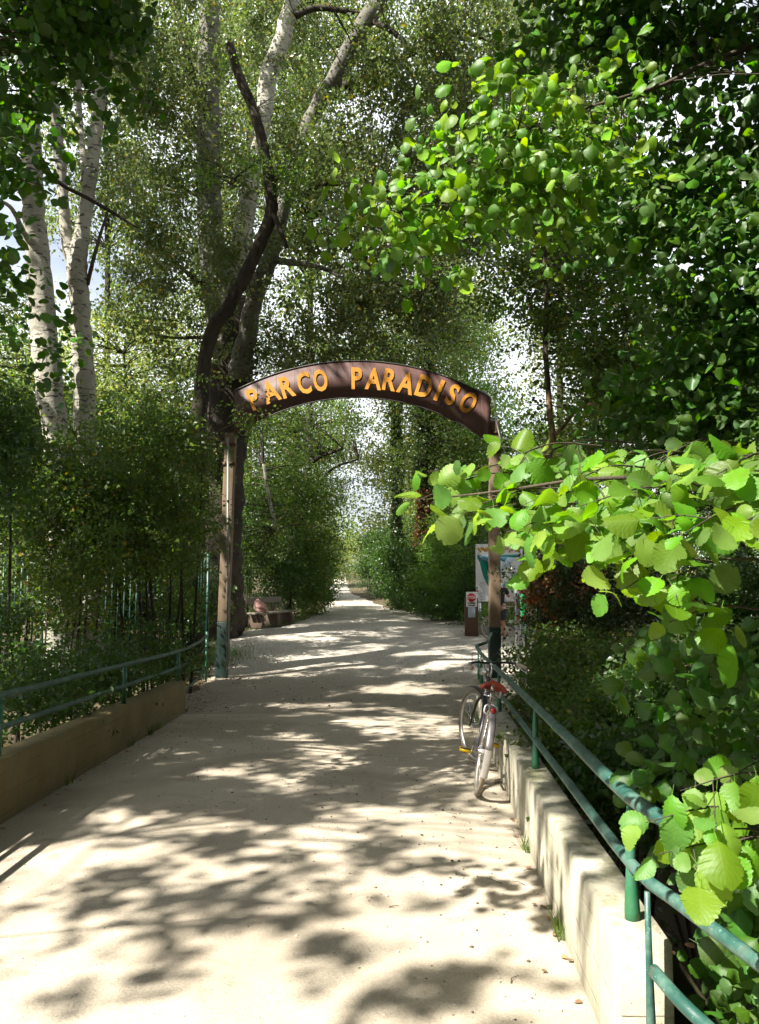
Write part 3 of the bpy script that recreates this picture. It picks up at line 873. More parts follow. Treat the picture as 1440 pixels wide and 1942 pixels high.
# ------------------------------------------------------------------ green fence and mesh panel by the gate
def picket_fence():
    root = thing('picket_fence', 'dark green upright bar fence half hidden in the thicket beyond the shaded railing', 'fence', (-8, 16, zp(16)))
    x0, x1 = -14.0, -4.35; y = 15.6; zt = 1.95; zb = -.5
    fx = lambda t: (x0 + (x1 - x0) * t, y + .0 * t)
    for h in (zt, zt - .18, zb + .25):
        MB().tube([(x0, y, h), (x1, y, h)], .024, 6).build('rail', 'fence_paint', root, fix=False)
    mb = MB()
    for x in np.arange(x0, x1, .125): mb.box((x, y, (zt + zb) / 2), (.032, .02, zt - zb))
    mb.build('slats', 'fence_paint', root, fix=False)
    for x in np.arange(x0, x1 + .1, 1.93): MB().box((x, y + .05, .7), (.07, .07, 2.7)).build('post', 'fence_paint', root)
    r2 = thing('mesh_panel', 'dark green gate leaf of fine wire mesh beside the shaded gate post', 'gate', (-3.9, 15.5, zp(15.5)))
    a, b_ = -4.25, -3.5; yy = 15.45; z0, z1 = -.35, 1.97
    mb = MB()
    mb.box(((a+b_)/2, yy, z1), (b_-a, .05, .05)).box(((a+b_)/2, yy, z0), (b_-a, .05, .05)).box((a, yy, (z0+z1)/2), (.05, .052, z1-z0+.05)).box((b_, yy, (z0+z1)/2), (.05, .052, z1-z0+.05))
    mb.build('frame', 'fence_paint', r2)
    mb = MB()
    for x in np.arange(a + .06, b_, .055): mb.box((x, yy, (z0+z1)/2), (.004, .004, z1-z0))
    for z in np.arange(z0 + .05, z1, .10): mb.box(((a+b_)/2, yy - .005, z), (b_-a, .005, .005))
    mb.build('wire_mesh', 'mesh_wire', r2, fix=False)
picket_fence()

# ------------------------------------------------------------------ bench and bag
def bench():
    A = np.array([-3.74, 24.05]); B = np.array([-2.95, 26.0])     # front feet
    ctr = (A + B) / 2; L = np.linalg.norm(B - A); ang = math.atan2(B[1]-A[1], B[0]-A[0])
    root = thing('park_bench', 'weathered wooden bench with plank back and three thick slab legs on the gravel', 'bench', (ctr[0], ctr[1], zp(25) - .01))
    root.rotation_euler = (0, 0, ang)
    # local: x along the bench, +y away from the path (behind)
    for i, x in enumerate((-L/2 + .08, .02, L/2 - .1)):
        mb = MB(); poly = [(-.02, 0), (.02, .0), (.05, .18), (.045, .34), (.0, .43)]
        prof = [(0, 0), (-.04, .16), (-.03, .32), (.03, .43), (.42, .43), (.44, .2), (.38, 0)]
        v = [(x - .07 + rng.normal(0, .004), py, pz) for py, pz in prof] + [(x + .07, py + .015, pz) for py, pz in prof]
        n = len(prof); f = [list(range(n)), [n+k for k in range(n)]] + [[k, (k+1) % n, n+(k+1) % n, n+k] for k in range(n)]
        mb.add(v, f); mb.build('leg', 'bench_leg_wood', root, bevel=.015, world=False)
    for k, (y0, wdt) in enumerate(((-.06, .155), (.105, .155), (.27, .155))):
        MB().box((.03, y0 + wdt/2, .46 + .004*k), (L + .42, wdt - .014, .055)).build('seat_plank', 'bench_wood', root, bevel=.008, world=False)
    for x in (-.55, .45):
        MB().box((x, .50, .62), (.06, .05, .50), rotx(-.12)).build('back_support', 'bench_leg_wood', root, bevel=.006, world=False)
    MB().box((-.05, .50, .86), (L + .15, .05, .19), rotx(-.12)).build('backrest', 'bench_wood', root, bevel=.008, world=False)
    # slumped bag: lumpy sack leaning on its side
    s0 = rotz(ang) @ np.array([-L/2 + .12, .10, 0]) + np.array([ctr[0], ctr[1], zp(25) - .01 + .49])
    bag = thing('bag', 'dusty pink slumped fabric bag lying on the near end of the bench seat', 'bag', s0)
    n, m = 28, 20; V = []; Fq = []
    for i in range(m + 1):
        th = math.pi * i / m
        for j in range(n):
            ph = 2*math.pi*j/n
            x, y, z = math.sin(th)*math.cos(ph), math.sin(th)*math.sin(ph), math.cos(th)
            fold = 1 + .09*math.sin(ph*3 + z*5) + .07*math.sin(z*11 + ph*2) + .04*math.sin(ph*7 + z*3)
            zz = (z*.5 + .5)
            wx = .26 * (1 - .62*zz**1.3); px_ = x*wx*fold + .06 - .16*zz
            V.append((px_, y*.15*(1 - .4*zz)*fold, max(0, zz*.42 + .015*math.sin(ph*4)))) 
    for i in range(m):
        for j in range(n): Fq.append([i*n+j, (i+1)*n+j, (i+1)*n+(j+1) % n, i*n+(j+1) % n])
    mb = MB(); mb.add(V, Fq); mb.build('bag_body', 'bag_fabric', bag, smooth=True, world=False)
    sp = catmull([(-.13, -.03, .36), (-.20, -.10, .22), (-.08, -.17, .05), (.12, -.17, .012), (.27, -.15, .012), (.30, -.20, -.08)], None, 6)
    MB().tube(sp, .014, 6, flat=.5).build('strap', 'bag_strap', bag, smooth=True, world=False, fix=False)
bench()

# ------------------------------------------------------------------ STOP totem, map board, planter, sign post, far sign
def extr(parent, name, pts, y, z_, th, mat, M=None):
    mb = MB(); mb.prism(pts, y, y + th); return mb.build(name, mat, parent)
def totem():
    g = G(895, 1207); x, y = g[0], g[1]; z = zp(y)
    s = y / F
    root = thing('stop_totem', 'brown wooden pillar with a red STOP octagon and CASSA arrow notice', 'sign', (x, y, z))
    H = 78 * s; W = 25 * s
    MB().box((x, y + .06, z + H*.46), (W, .16, H*.92)).build('pillar', 'totem_wood', root, bevel=.008)
    zt = z + 83*s
    pl = MB().box((x, y - .035, zt - 14*s), (20.5*s, .02, 28*s)).build('sign_plate', 'sign_white', root, bevel=.02)
    oc = [(x + 8.4*s*math.cos(a), zt - 10.5*s + 8.4*s*math.sin(a)) for a in (math.pi/8 + k*math.pi/4 for k in range(8))]
    MB().prism(oc, y - .052, y - .047).build('octagon', 'sign_red', root)
    place_text('lettering', 'STOP', 7.2*s, .003, frame_xz(x, y - .057, zt - 10.5*s, 0), 'sign_white', root, bold=.002, sx=.84)
    place_text('lettering', 'CASSA', 5.6*s, .003, frame_xz(x, y - .050, zt - 21*s, 0), 'sign_black', root, bold=.003, sx=.88)
    ar = [(-7, -.6), (3.6, -.6), (3.6, -1.7), (7, 0), (3.6, 1.7), (3.6, .6), (-7, .6)]
    MB().prism([(x + a*s, zt - 25.3*s + b*s) for a, b in ar], y - .052, y - .047).build('arrow', 'sign_black', root)
    MB().box((x, y - .03, zt - 38*s), (13.5*s, .012, 19.5*s)).build('notice_sheet', 'sign_paper', root)
    mb = MB()
    for k in range(9): mb.box((x + rng.uniform(-.8, .3)*s, y - .038, zt - (30.5 + k*1.8)*s), (rng.uniform(6, 10)*s, .004, .5*s))
    mb.build('lettering', 'map_grey', root, fix=False)
totem()

def mapboard():
    D = 24.0; s = D / F
    def q(px, py): p = P(px, py, D); return (p[0], p[2])
    x0, z1 = q(902, 1032); x1, z0 = q(993, 1141)
    g = zp(D)
    root = thing('map_board', 'tall white park map board with a green and blue map behind the timber gate post', 'map board', ((x0+x1)/2, D, g))
    MB().box(((x0+x1)/2, D + .02, (z0+z1)/2), (x1-x0, .04, z1-z0)).build('panel', 'sign_white', root, bevel=.03)
    for x in (x0 + .12, x1 - .12): MB().box((x, D + .08, (z0+g)/2 + .1), (.09, .08, z0-g+.4)).build('leg', 'galvanised', root)
    def poly(name, pts, layer, mat):
        MB().prism([q(*p) for p in pts], D - .006*layer - .003, D - .006*layer + .003).build(name, mat, root)
    poly('map_land', [(905,1053),(912,1052),(925,1056),(948,1053),(985,1051),(987,1056),(962,1058),(940,1062),(930,1066),(926,1078),(923,1090),(931,1104),(933,1122),(925,1110),(918,1096),(913,1080),(910,1066),(906,1060)], 1, 'map_green')
    poly('map_water', [(909,1054),(920,1053),(945,1056),(975,1057),(968,1072),(955,1080),(950,1092),(947,1116),(938,1104),(928,1090),(929,1070),(920,1064),(911,1060)], 2, 'map_pale')
    poly('map_water', [(913,1055),(930,1055),(932,1064),(922,1062),(914,1059)], 3, 'map_blue')
    poly('map_water', [(950,1057),(962,1057),(957,1066),(949,1062)], 3, 'map_blue')
    poly('map_water', [(933,1074),(944,1072),(946,1096),(936,1092),(931,1084)], 3, 'map_blue')
    rv = catmull([(lambda p: (p[0], D - .024, p[1]))(q(*p)) for p in ((907,1055),(915,1062),(925,1066),(927,1076),(924,1088),(930,1098),(936,1108))], None, 4)
    MB().tube(rv, .012, 4).build('map_river', 'map_navy', root, fix=False)
    for a, b_ in ((908, 932), (951, 983)):
        mb = MB()
        for k in range(9):
            px = a + (b_ - a)*k/8; pyc = 1042 + 2.2*math.sin(k*1.9) + rng.uniform(-1, 1)
            c = q(px, pyc); mb.box((c[0], D - .006, c[1]), (3.1*s, .006, rng.uniform(4.5, 7.5)*s), roty(rng.uniform(-.35, .35)))
        mb.build('title_lettering', 'map_orange', root, fix=False)
    mb = MB()
    for k in range(13):
        c = q(915 + rng.uniform(-1.5, 1), 1104 + k*2.7); mb.box((c[0], D - .006, c[1]), (rng.uniform(9, 15)*s, .004, .8*s))
    for k in range(4):
        c = q(972 + rng.uniform(-2, 2), 1079 + k*3.4); mb.box((c[0], D - .006, c[1]), (rng.uniform(6, 10)*s, .004, .7*s))
    mb.build('lettering', 'map_grey', root, fix=False)
    c = q(905, 1115); MB().tube([(c[0], D - .010, c[1]), (c[0], D - .004, c[1])], .03, 12).build('symbol', 'map_navy', root, fix=False)
    c = q(905, 1121); MB().box((c[0], D - .007, c[1]), (.055, .006, .055)).build('symbol', 'sign_red', root)
mapboard()

def planter(px, py, d, label, w=.95, flowers=True, white=True):
    c = P(px, py, d); z = zp(d) - .02
    root = thing('flower_planter', label, 'planter', (c[0], d, z), 'flower planters by the map board')
    mb = MB(); mb.box((c[0], d, z + .14), (w, .34, .28)); mb.build('box', 'planter_stone', root, bevel=.02)
    n = 900; p = rng.normal(0, 1, (n, 3)) * (w*.24, .13, .15) + (c[0], d, z + .52)
    link('foliage', leaf_mesh('foliage', p, .065, .4, seed=3), 'leaf_bright', root)
    pr = tmpl_round()
    for k, (dx, dz, mt) in enumerate(((-.30, .50, 'petal_pink'), (-.36, .28, 'petal_pink'), (.02, .32, 'petal_white'), (.25, .56, 'petal_pink'), (.3, .3, 'petal_white'))):
        if not flowers and mt == 'petal_pink': continue
        q = rng.normal(0, 1, (26, 3)) * (.045, .03, .045) + (c[0] + dx*w, d - .20, z + dz + .1)
        link('flower', leaf_mesh('flower', q, .05, .5, bias=(0, -1, .3), tmpl=pr, seed=k), mt, root)
planter(917, 1190, 22.9, 'stone planter box of pink and white flowers between the STOP pillar and the gate post', 1.0)
planter(966, 1190, 22.6, 'planter of dark foliage with few white flowers beside the metal pole', .8, False)

def metal_post():
    a = P(981, 1100, 17.6); g = zp(17.6)
    root = thing('metal_post', 'tall shiny galvanised square pole beside the narrow green panel', 'post', (a[0], 17.6, g))
    MB().box((a[0], 17.6, (a[2]+g)/2 - .15), (.125, .08, a[2]-g+.3)).build('pole', 'galvanised', root, bevel=.015)
    MB().box((a[0], 17.6, a[2] + .03), (.14, .095, .05)).build('cap', 'white_plastic', root, bevel=.01)
    b_ = P(992, 1100, 18.0); t = P(992, 1085, 18.0)[2]; bo = P(992, 1176, 18.0)[2]
    r2 = thing('green_panel', 'narrow bright green upright panel seen beside the metal pole and ivy', 'sign', (b_[0], 18.0, zp(18)))
    MB().box((b_[0], 18.0, (t+bo)/2), (.125, .03, t-bo)).build('board', 'panel_green', r2, bevel=.01)
    mb = MB()
    for z in (.28, .44, .52):
        zz = bo + (t-bo)*(1-z)
        mb.prism([(b_[0]-.03, zz), (b_[0]+.03, zz+.035), (b_[0]+.045, zz-.01), (b_[0]+.0, zz-.035)], 17.977, 17.982)
    mb.build('lettering', 'sign_black', r2)
    MB().box((b_[0] + .05, 18.04, (bo+zp(18))/2), (.05, .04, bo-zp(18)+.4)).build('stand', 'fence_paint', r2)
metal_post()

def far_sign():
    c = P(651, 1087, 86); z = zp(86)
    root = thing('far_sign', 'small white board on thin legs at the distant end of the path', 'sign', (c[0], 86, z))
    MB().box((c[0], 86, c[2]), (.52, .04, .44)).build('board', 'far_white', root, bevel=.02)
    for dx in (-.12, .14): MB().tube([(c[0]+dx, 86.04, c[2]-.2), (c[0]+dx, 86.04, z - .1)], .025, 6).build('leg', 'rubber_dark', root, fix=False)
far_sign()

# ------------------------------------------------------------------ person
def skin_body(name, joints, edges, mat, parent, sub=2, root=0):
    me = bpy.data.meshes.new(name)
    me.from_pydata([j[0] for j in joints], edges, [])
    o = bpy.data.objects.new(name, me); col.objects.link(o); o.parent = parent
    me.materials.append(MATS[mat])
    o.modifiers.new('skin', 'SKIN'); s = o.modifiers.new('sub', 'SUBSURF'); s.levels = sub; s.render_levels = sub
    sv = me.skin_vertices[0].data
    for i, j in enumerate(joints):
        r = j[1]; sv[i].radius = (r, r) if np.isscalar(r) else r
        sv[i].use_root = (i == root)
    for p in me.polygons: p.use_smooth = True
    return o
def person():
    g = G(948, 1211); d = 21.5
    c = P(948, 1211, d)
    root = thing('person', 'person in black T-shirt and dark shorts behind the timber post, hand raised', 'person', (c[0], d, zp(d)))
    # faces the map board (+y), looking a little to +x; weight on both feet
    J = [((0, 0, .92), (.15, .11)), ((0, 0, 1.08), (.135, .10)), ((0, .01, 1.26), (.165, .115)), ((0, .01, 1.40), (.12, .09)), ((0, .015, 1.49), .055), ((0, .03, 1.55), (.07, .085)), ((0, .03, 1.64), (.08, .10)), ((0, .02, 1.70), (.06, .075)),
         ((-.09, 0, .84), .10), ((-.11, .02, .50), .062), ((-.12, 0, .26), .055), ((-.12, -.02, .08), .036), ((-.13, .12, .035), .034),
         ((.09, 0, .84), .10), ((.12, .06, .50), .062), ((.13, .02, .26), .055), ((.13, 0, .08), .036), ((.15, .14, .035), .034),
         ((-.19, .0, 1.38), .055), ((-.25, .02, 1.12), .042), ((-.22, .14, .92), .032), ((-.21, .19, .84), .036),
         ((.19, .0, 1.38), .055), ((.30, .09, 1.18), .044), ((.19, .13, 1.42), .034), ((.13, .11, 1.55), .034)]
    E = [(0,1),(1,2),(2,3),(3,4),(4,5),(5,6),(6,7),(0,8),(8,9),(9,10),(10,11),(11,12),(0,13),(13,14),(14,15),(15,16),(16,17),(3,18),(18,19),(19,20),(20,21),(3,22),(22,23),(23,24),(24,25)]
    skin_body('body', J, E, 'skin', root)
    # hands' fingers, nose and ears
    for hx, hy, hz, dx, dy, dz in ((-.21, .20, .80, .0, .1, -1), (.12, .10, 1.60, -.35, 0, 1)):
        base = np.array([hx, hy, hz]); dv = unit((dx, dy, dz))
        for k in range(5):
            st = base + np.array([(k-2)*.008, (k-2)*.012, 0])
            en = st + dv*(.045 + .02*(k in (1, 2, 3))) + np.array([0, (k-2)*.006, 0])
            if k == 0: en = st + np.array([.03, -.03, dv[2]*.02])
            MB().tube([st, (st+en)/2 + np.array([0, .006, 0]), en], [.010, .009, .006], 6).build('finger', 'skin', root, smooth=True, world=False, fix=False)
    mb = MB(); mb.tube([(.02, .115, 1.64), (.025, .15, 1.615)], [.008, .017], 6); mb.build('nose', 'skin', root, smooth=True, world=False)
    for sx in (-1, 1): MB().sph((.085*sx, .02, 1.62), .03, sc=(.35, .7, 1)).build('ear', 'skin', root, smooth=True, world=False)
    T = [((0, 0, .88), (.175, .13)), ((0, 0, 1.08), (.16, .12)), ((0, .01, 1.27), (.19, .135)), ((0, .01, 1.40), (.135, .10)), ((0, .012, 1.45), .07),
         ((-.19, 0, 1.39), .075), ((-.235, .015, 1.22), .066), ((.19, 0, 1.39), .075), ((.25, .045, 1.27), .066)]
    skin_body('shirt', T, [(0,1),(1,2),(2,3),(3,4),(3,5),(5,6),(3,7),(7,8)], 'shirt_black', root)
    S = [((0, 0, .93), (.165, .125)), ((-.09, 0, .82), .118), ((-.11, .015, .62), .10), ((-.112, .02, .52), .096), ((.09, 0, .82), .118), ((.115, .04, .62), .10), ((.12, .055, .52), .096)]
    skin_body('shorts', S, [(0,1),(1,2),(2,3),(0,4),(4,5),(5,6)], 'trouser_dark', root)
    H = [((0, 0, 1.60), (.07, .07)), ((0, 0, 1.67), (.09, .10)), ((0, .0, 1.715), (.075, .085))]
    skin_body('hair', H, [(0,1),(1,2)], 'hair_dark', root)
    for fx, fy in ((-.13, .05), (.145, .07)):
        MB().sph((fx, fy, .045), .075, sc=(.62, 1.65, .62)).build('shoe', 'shoe_dark', root, smooth=True, world=False)
    ph = thing('phone', 'small pale blue phone or card held up beside the person\'s head', 'phone', (c[0] + .10, d + .09, zp(d) + 1.60))
    MB().box((.07, -.06, -.05), (.09, .012, .14), roty(.5)).build('phone_case', 'phone_blue', ph, bevel=.008, world=False)
    # mirror: the raised arm shows on the side of the metal pole
person()

# ------------------------------------------------------------------ bicycles
def bicycle(label, loc, heading, lean, steer, full=True, root_name='bicycle'):
    """local: +x forward, +y to the rider's left, z up; origin under the rear hub"""
    root = thing(root_name, label, 'bicycle', loc, 'bicycles')
    root.rotation_euler = (Matrix.Rotation(heading, 4, 'Z') @ Matrix.Rotation(lean, 4, 'X')).to_euler()
    R = .345; WB = 1.07
    def ring(cx, cz, r, t, n=48, m=8, y=0, flat=1):
        return [(cx + r*math.cos(a), y, cz + r*math.sin(a)) for a in np.linspace(0, 2*math.pi, n, endpoint=False)]
    def add(nm, mat, mbd, par=root, **k):
        o = mbd.build(nm, mat, par, smooth=k.get('smooth', True), world=False, fix=k.get('fix', False), bevel=k.get('bevel', 0)); return o
    def wheel(cx, par, X=lambda p: p):
        w_ = add('tyre', 'rubber_grey', MB().tube([X(p) for p in ring(cx, R, R - .018, 0)], .0195, 10, closed=True), par)
        add('rim', 'alu', MB().tube([X(p) for p in ring(cx, R, R - .045, 0)], .012, 8, closed=True, flat=1.0), w_)
        sp = MB()
        for k in range(32):
            a = 2*math.pi*k/32; s_ = 1 if k % 2 else -1; b_ = a + (.35 if (k // 2) % 2 else -.35)
            sp.tube([X((cx + .022*math.cos(b_), .028*s_, R + .022*math.sin(b_))), X((cx + (R-.05)*math.cos(a), 0, R + (R-.05)*math.sin(a)))], .0013, 4, caps=False)
        add('spokes', 'chrome', sp, w_)
        add('hub', 'alu', MB().tube([X((cx, -.05, R)), X((cx, -.03, R)), X((cx, .03, R)), X((cx, .05, R))], [.012, .022, .022, .012], 10), w_)
        return w_
    # rear
    wheel(0, root)
    # front assembly rotated about the head tube axis
    hx, hz = .82, .86; tilt = R_(20)
    axis = unit((-math.sin(tilt), 0, math.cos(tilt)))
    piv = np.array([WB - .04 - (R)*0 - .0, 0, R]) ; piv = np.array([hx, 0, hz])
    K = np.array([[0, -axis[2], axis[1]], [axis[2], 0, -axis[0]], [-axis[1], axis[0], 0]])
    Rs = np.eye(3) + math.sin(steer)*K + (1 - math.cos(steer))*K@K
    X = lambda p: tuple(Rs @ (np.array(p, float) - piv) + piv)
    wheel(WB, root, X)
    fk = MB()
    crown = np.array([hx + .085, 0, hz - .20]); 
    fk.tube([X((crown[0]-.0, 0, crown[2]+.02)), X((hx - .0, 0, hz - .02))], .015, 8)
    for s_ in (-1, 1):
        fk.tube(catmull([X((crown[0], .012*s_, crown[2])), X((crown[0]+.03, .045*s_, crown[2]-.05)), X((WB-.055, .05*s_, R+.12)), X((WB, .05*s_, R))], None, 5), [.014]*6 + [.012]*5 + [.009]*5, 8)
    add('fork', 'fork_black', fk)
    # frame
    fr = MB(); bb = (.42, 0, .29); st = (.29, 0, .70); hd1 = (hx - .025, 0, hz - .07 + .04); hd2 = (hx + .055, 0, hz - .20)
    fr.tube([bb, st], .0155, 10).tube([hd1, hd2], .019, 10)
    fr.tube([(.30, 0, .66), hd1], .0135, 10).tube([bb, hd2], .017, 10)
    for s_ in (-1, 1):
        fr.tube([(bb[0] - .03, .03*s_, bb[2]), (0, .058*s_, R)], .009, 6).tube([(.292, .014*s_, .67), (.20, .035*s_, .585), (0, .058*s_, R)], .008, 6)
    fr.tube([(bb[0], -.035, bb[2]), (bb[0], .035, bb[2])], .022, 10)
    add('frame', 'frame_paint', fr)
    # mudguards
    def guard(cx, a0, a1, mat, nm, X=lambda p: p):
        n, m = 26, 7; V = []; 
        for i in range(n):
            a = a0 + (a1 - a0)*i/(n-1)
            for j in range(m):
                b_ = (j/(m-1) - .5) * math.pi * .95
                rr = R + .012 + .016*math.cos(b_); y = .030*math.sin(b_)
                V.append(X((cx + rr*math.cos(a), y, R + rr*math.sin(a))))
        f = [[i*m+j, i*m+j+1, (i+1)*m+j+1, (i+1)*m+j] for i in range(n-1) for j in range(m-1)]
        mb = MB(); mb.add(V, f); o = add(nm, mat, mb)
        md = o.modifiers.new('s', 'SOLIDIFY'); md.thickness = .0016; return o
    guard(0, R_(50), R_(165), 'fender_silver', 'mudguard')
    guard(0, R_(165.5), R_(200), 'fender_pale', 'mudflap')
    guard(WB, R_(70), R_(150), 'fork_black', 'mudguard', X)
    # mudguard stays, kickstand, rack-like struts
    for s_ in (-1, 1):
        add('stay', 'chrome', MB().tube([(0, .06*s_, R), (-.30, .034*s_, R + .19)], .003, 5))
    # drivetrain
    cr = add('chainring', 'alu', MB().tube([(bb[0] + .085*math.cos(a), -.05, bb[2] + .085*math.sin(a)) for a in np.linspace(0, 2*math.pi, 30, endpoint=False)], .005, 5, closed=True))
    for k in range(5):
        a = k*2*math.pi/5; 
        add('chainring_arm', 'alu', MB().tube([(bb[0], -.05, bb[2]), (bb[0] + .083*math.cos(a), -.05, bb[2] + .083*math.sin(a))], .005, 4), cr)
    ch = [(bb[0] + .09*math.cos(a), -.05, bb[2] + .09*math.sin(a)) for a in np.linspace(-1.5, 1.6, 12)] + [(.035*math.cos(a), -.05, R + .035*math.sin(a)) for a in np.linspace(1.6, 4.7, 10)]
    add('chain', 'rust', MB().tube(ch, .0045, 4, closed=True))
    add('sprocket', 'rust', MB().tube([(0, -.062, R), (0, -.04, R)], [.03, .045], 14))
    for s_, a in ((1, R_(185)), (-1, R_(5))):
        e = (bb[0] + .165*math.cos(a), .075*s_, bb[2] + .165*math.sin(a))
        cr_ = add('crank', 'alu', MB().tube([(bb[0], .055*s_, bb[2]), e], .009, 6))
        pd = add('pedal', 'rubber_dark', MB().box((e[0], e[1] + .055*s_, e[2]), (.07, .085, .02)), cr_, smooth=False, bevel=.004)
        pd2 = MB().box((e[0] - .037, e[1] + .055*s_, e[2]), (.006, .10, .022)).box((e[0] + .037, e[1] + .055*s_, e[2]), (.006, .10, .022))
        pd2.build('reflector', 'reflector_yellow', cr_, world=False)
    # seat post, saddle, springs
    add('seat_post', 'chrome', MB().tube([(.293, 0, .68), (.265, 0, .80)], .0125, 8))
    n, m = 18, 13; V = []
    for i in range(n):
        t = i/(n-1); x = .395 - .29*t
        wd = .018 + .095*sst(.35, .95, t) ; wd = float(wd)
        if t > .93: wd *= .86
        for j in range(m):
            u = (j/(m-1) - .5)*2
            z = .868 - .042*abs(u)**2.2*(1 + t*.4) - .018*math.sin(t*math.pi) + .022*t**2
            V.append((x, wd*u, z))
    f = [[i*m+j, (i+1)*m+j, (i+1)*m+j+1, i*m+j+1] for i in range(n-1) for j in range(m-1)]
    mb = MB(); mb.add(V, f); o = add('saddle', 'saddle_leather', mb)
    md = o.modifiers.new('s', 'SOLIDIFY'); md.thickness = .016; md.offset = -1
    for s_ in (-1, 1):
        hel = [(.145 + .014*math.cos(t), .062*s_ + .014*math.sin(t), .775 + .055*t/(2*math.pi*4)) for t in np.linspace(0, 2*math.pi*4, 60)]
        add('spring', 'chrome', MB().tube(hel, .003, 5), o)
        add('saddle_rail', 'chrome', MB().tube([(.145, .062*s_, .772), (.26, .022*s_, .79), (.37, .006*s_, .84)], .0045, 5), o)
    add('saddle_bar', 'chrome', MB().tube([(.145, -.075, .772), (.145, .075, .772)], .006, 6), o)
    # rear lamp on the mudguard and brake
    tl = MB().sph((-.155, 0, .705), .022, 12, 8, sc=(.7, 1, 1)); add('rear_lamp', 'reflector_red', tl)
    add('lamp_bracket', 'chrome', MB().tube([(-.14, 0, .70), (-.10, .0, .685)], .012, 8))
    add('brake', 'alu', MB().tube(catmull([(.10, .0, .715), (.07, .045, .70), (.06, .052, .655), (.065, .035, .635)], None, 4), .008, 6).tube(catmull([(.10, .0, .715), (.07, -.045, .70), (.06, -.052, .655), (.065, -.035, .635)], None, 4), .008, 6))
    # handlebar, stem, grips, lamp, basket-less
    add('stem', 'chrome', MB().tube([X((hx - .02, 0, hz - .04)), X((hx - .055, 0, hz + .075)), X((hx - .02, 0, hz + .115))], .0125, 8))
    bar = catmull([X(p) for p in ((hx - .18, .27, hz + .10), (hx - .09, .25, hz + .115), (hx - .02, .15, hz + .125), (hx + .0, .0, hz + .115), (hx - .02, -.15, hz + .125), (hx - .09, -.25, hz + .115), (hx - .18, -.27, hz + .10))], None, 5)
    add('handlebar', 'bar_black', MB().tube(bar, .0115, 8))
    for s_ in (-1, 1):
        add('grip', 'grip_beige', MB().tube([X((hx - .20, .273*s_, hz + .098)), X((hx - .14, .266*s_, hz + .106)), X((hx - .075, .24*s_, hz + .117))], [.019, .0175, .016], 10))
        add('brake_lever', 'chrome', MB().tube(catmull([X((hx - .05, .20*s_, hz + .11)), X((hx + .01, .25*s_, hz + .09)), X((hx - .08, .30*s_, hz + .06)), X((hx - .15, .31*s_, hz + .045))], None, 4), .005, 5))
        cb = catmull([X((hx - .05, .20*s_, hz + .11)), X((hx + .07, .14*s_, hz + .20)), X((hx + .08, .03*s_, hz + .12)), X((hx + .05, 0, hz - .05))], None, 5)
        add('cable', 'rubber_dark', MB().tube(cb, .003, 5))
    add('headlamp', 'alu', MB().tube([X((hx + .05, 0, hz + .02)), X((hx + .08, 0, hz + .02)), X((hx + .13, 0, hz + .02))], [.014, .032, .038], 12))
    add('bell', 'chrome', MB().sph(X((hx - .02, .10, hz + .145)), .024, 10, 6, sc=(1, 1, .7)))
    add('gear_box', 'fork_black', MB().box(X((hx + .045, .02, hz - .15)), (.05, .07, .06)), smooth=False, bevel=.01)
    return root
ry = 6.25
bicycle('old grey bicycle with a red saddle leaning on the sunlit concrete wall', (.775, ry, zp(ry) + .012), R_(90 - 4.5), R_(11.5), R_(24))
d2 = 21.0; c2 = P(928, 1209, d2)
bicycle('bicycle in deep shade mostly hidden behind the timber gate post, its wheel showing', (c2[0] + 1.22, d2 + .35, zp(d2) + .005), R_(90 + 78), R_(2), R_(15))

# ================================================================== TREES
def pix(lst, dlist=None):
    out = []
    for t in lst: out.append(P(t[0], t[1], t[2]))
    return out
def trunk_from(pl, k=1.0):
    """pl: (px,py,width_px,d)"""
    pts = [P(a, b, d) for a, b, w_, d in pl]; rad = [w_ * d / F / 2 * .93 for a, b, w_, d in pl]
    return pts, rad
def ground_at(px, d): p = P(px, 1000, d); return np.array([p[0], d, float(terrain(p[0], d))])

RT = tmpl_round()

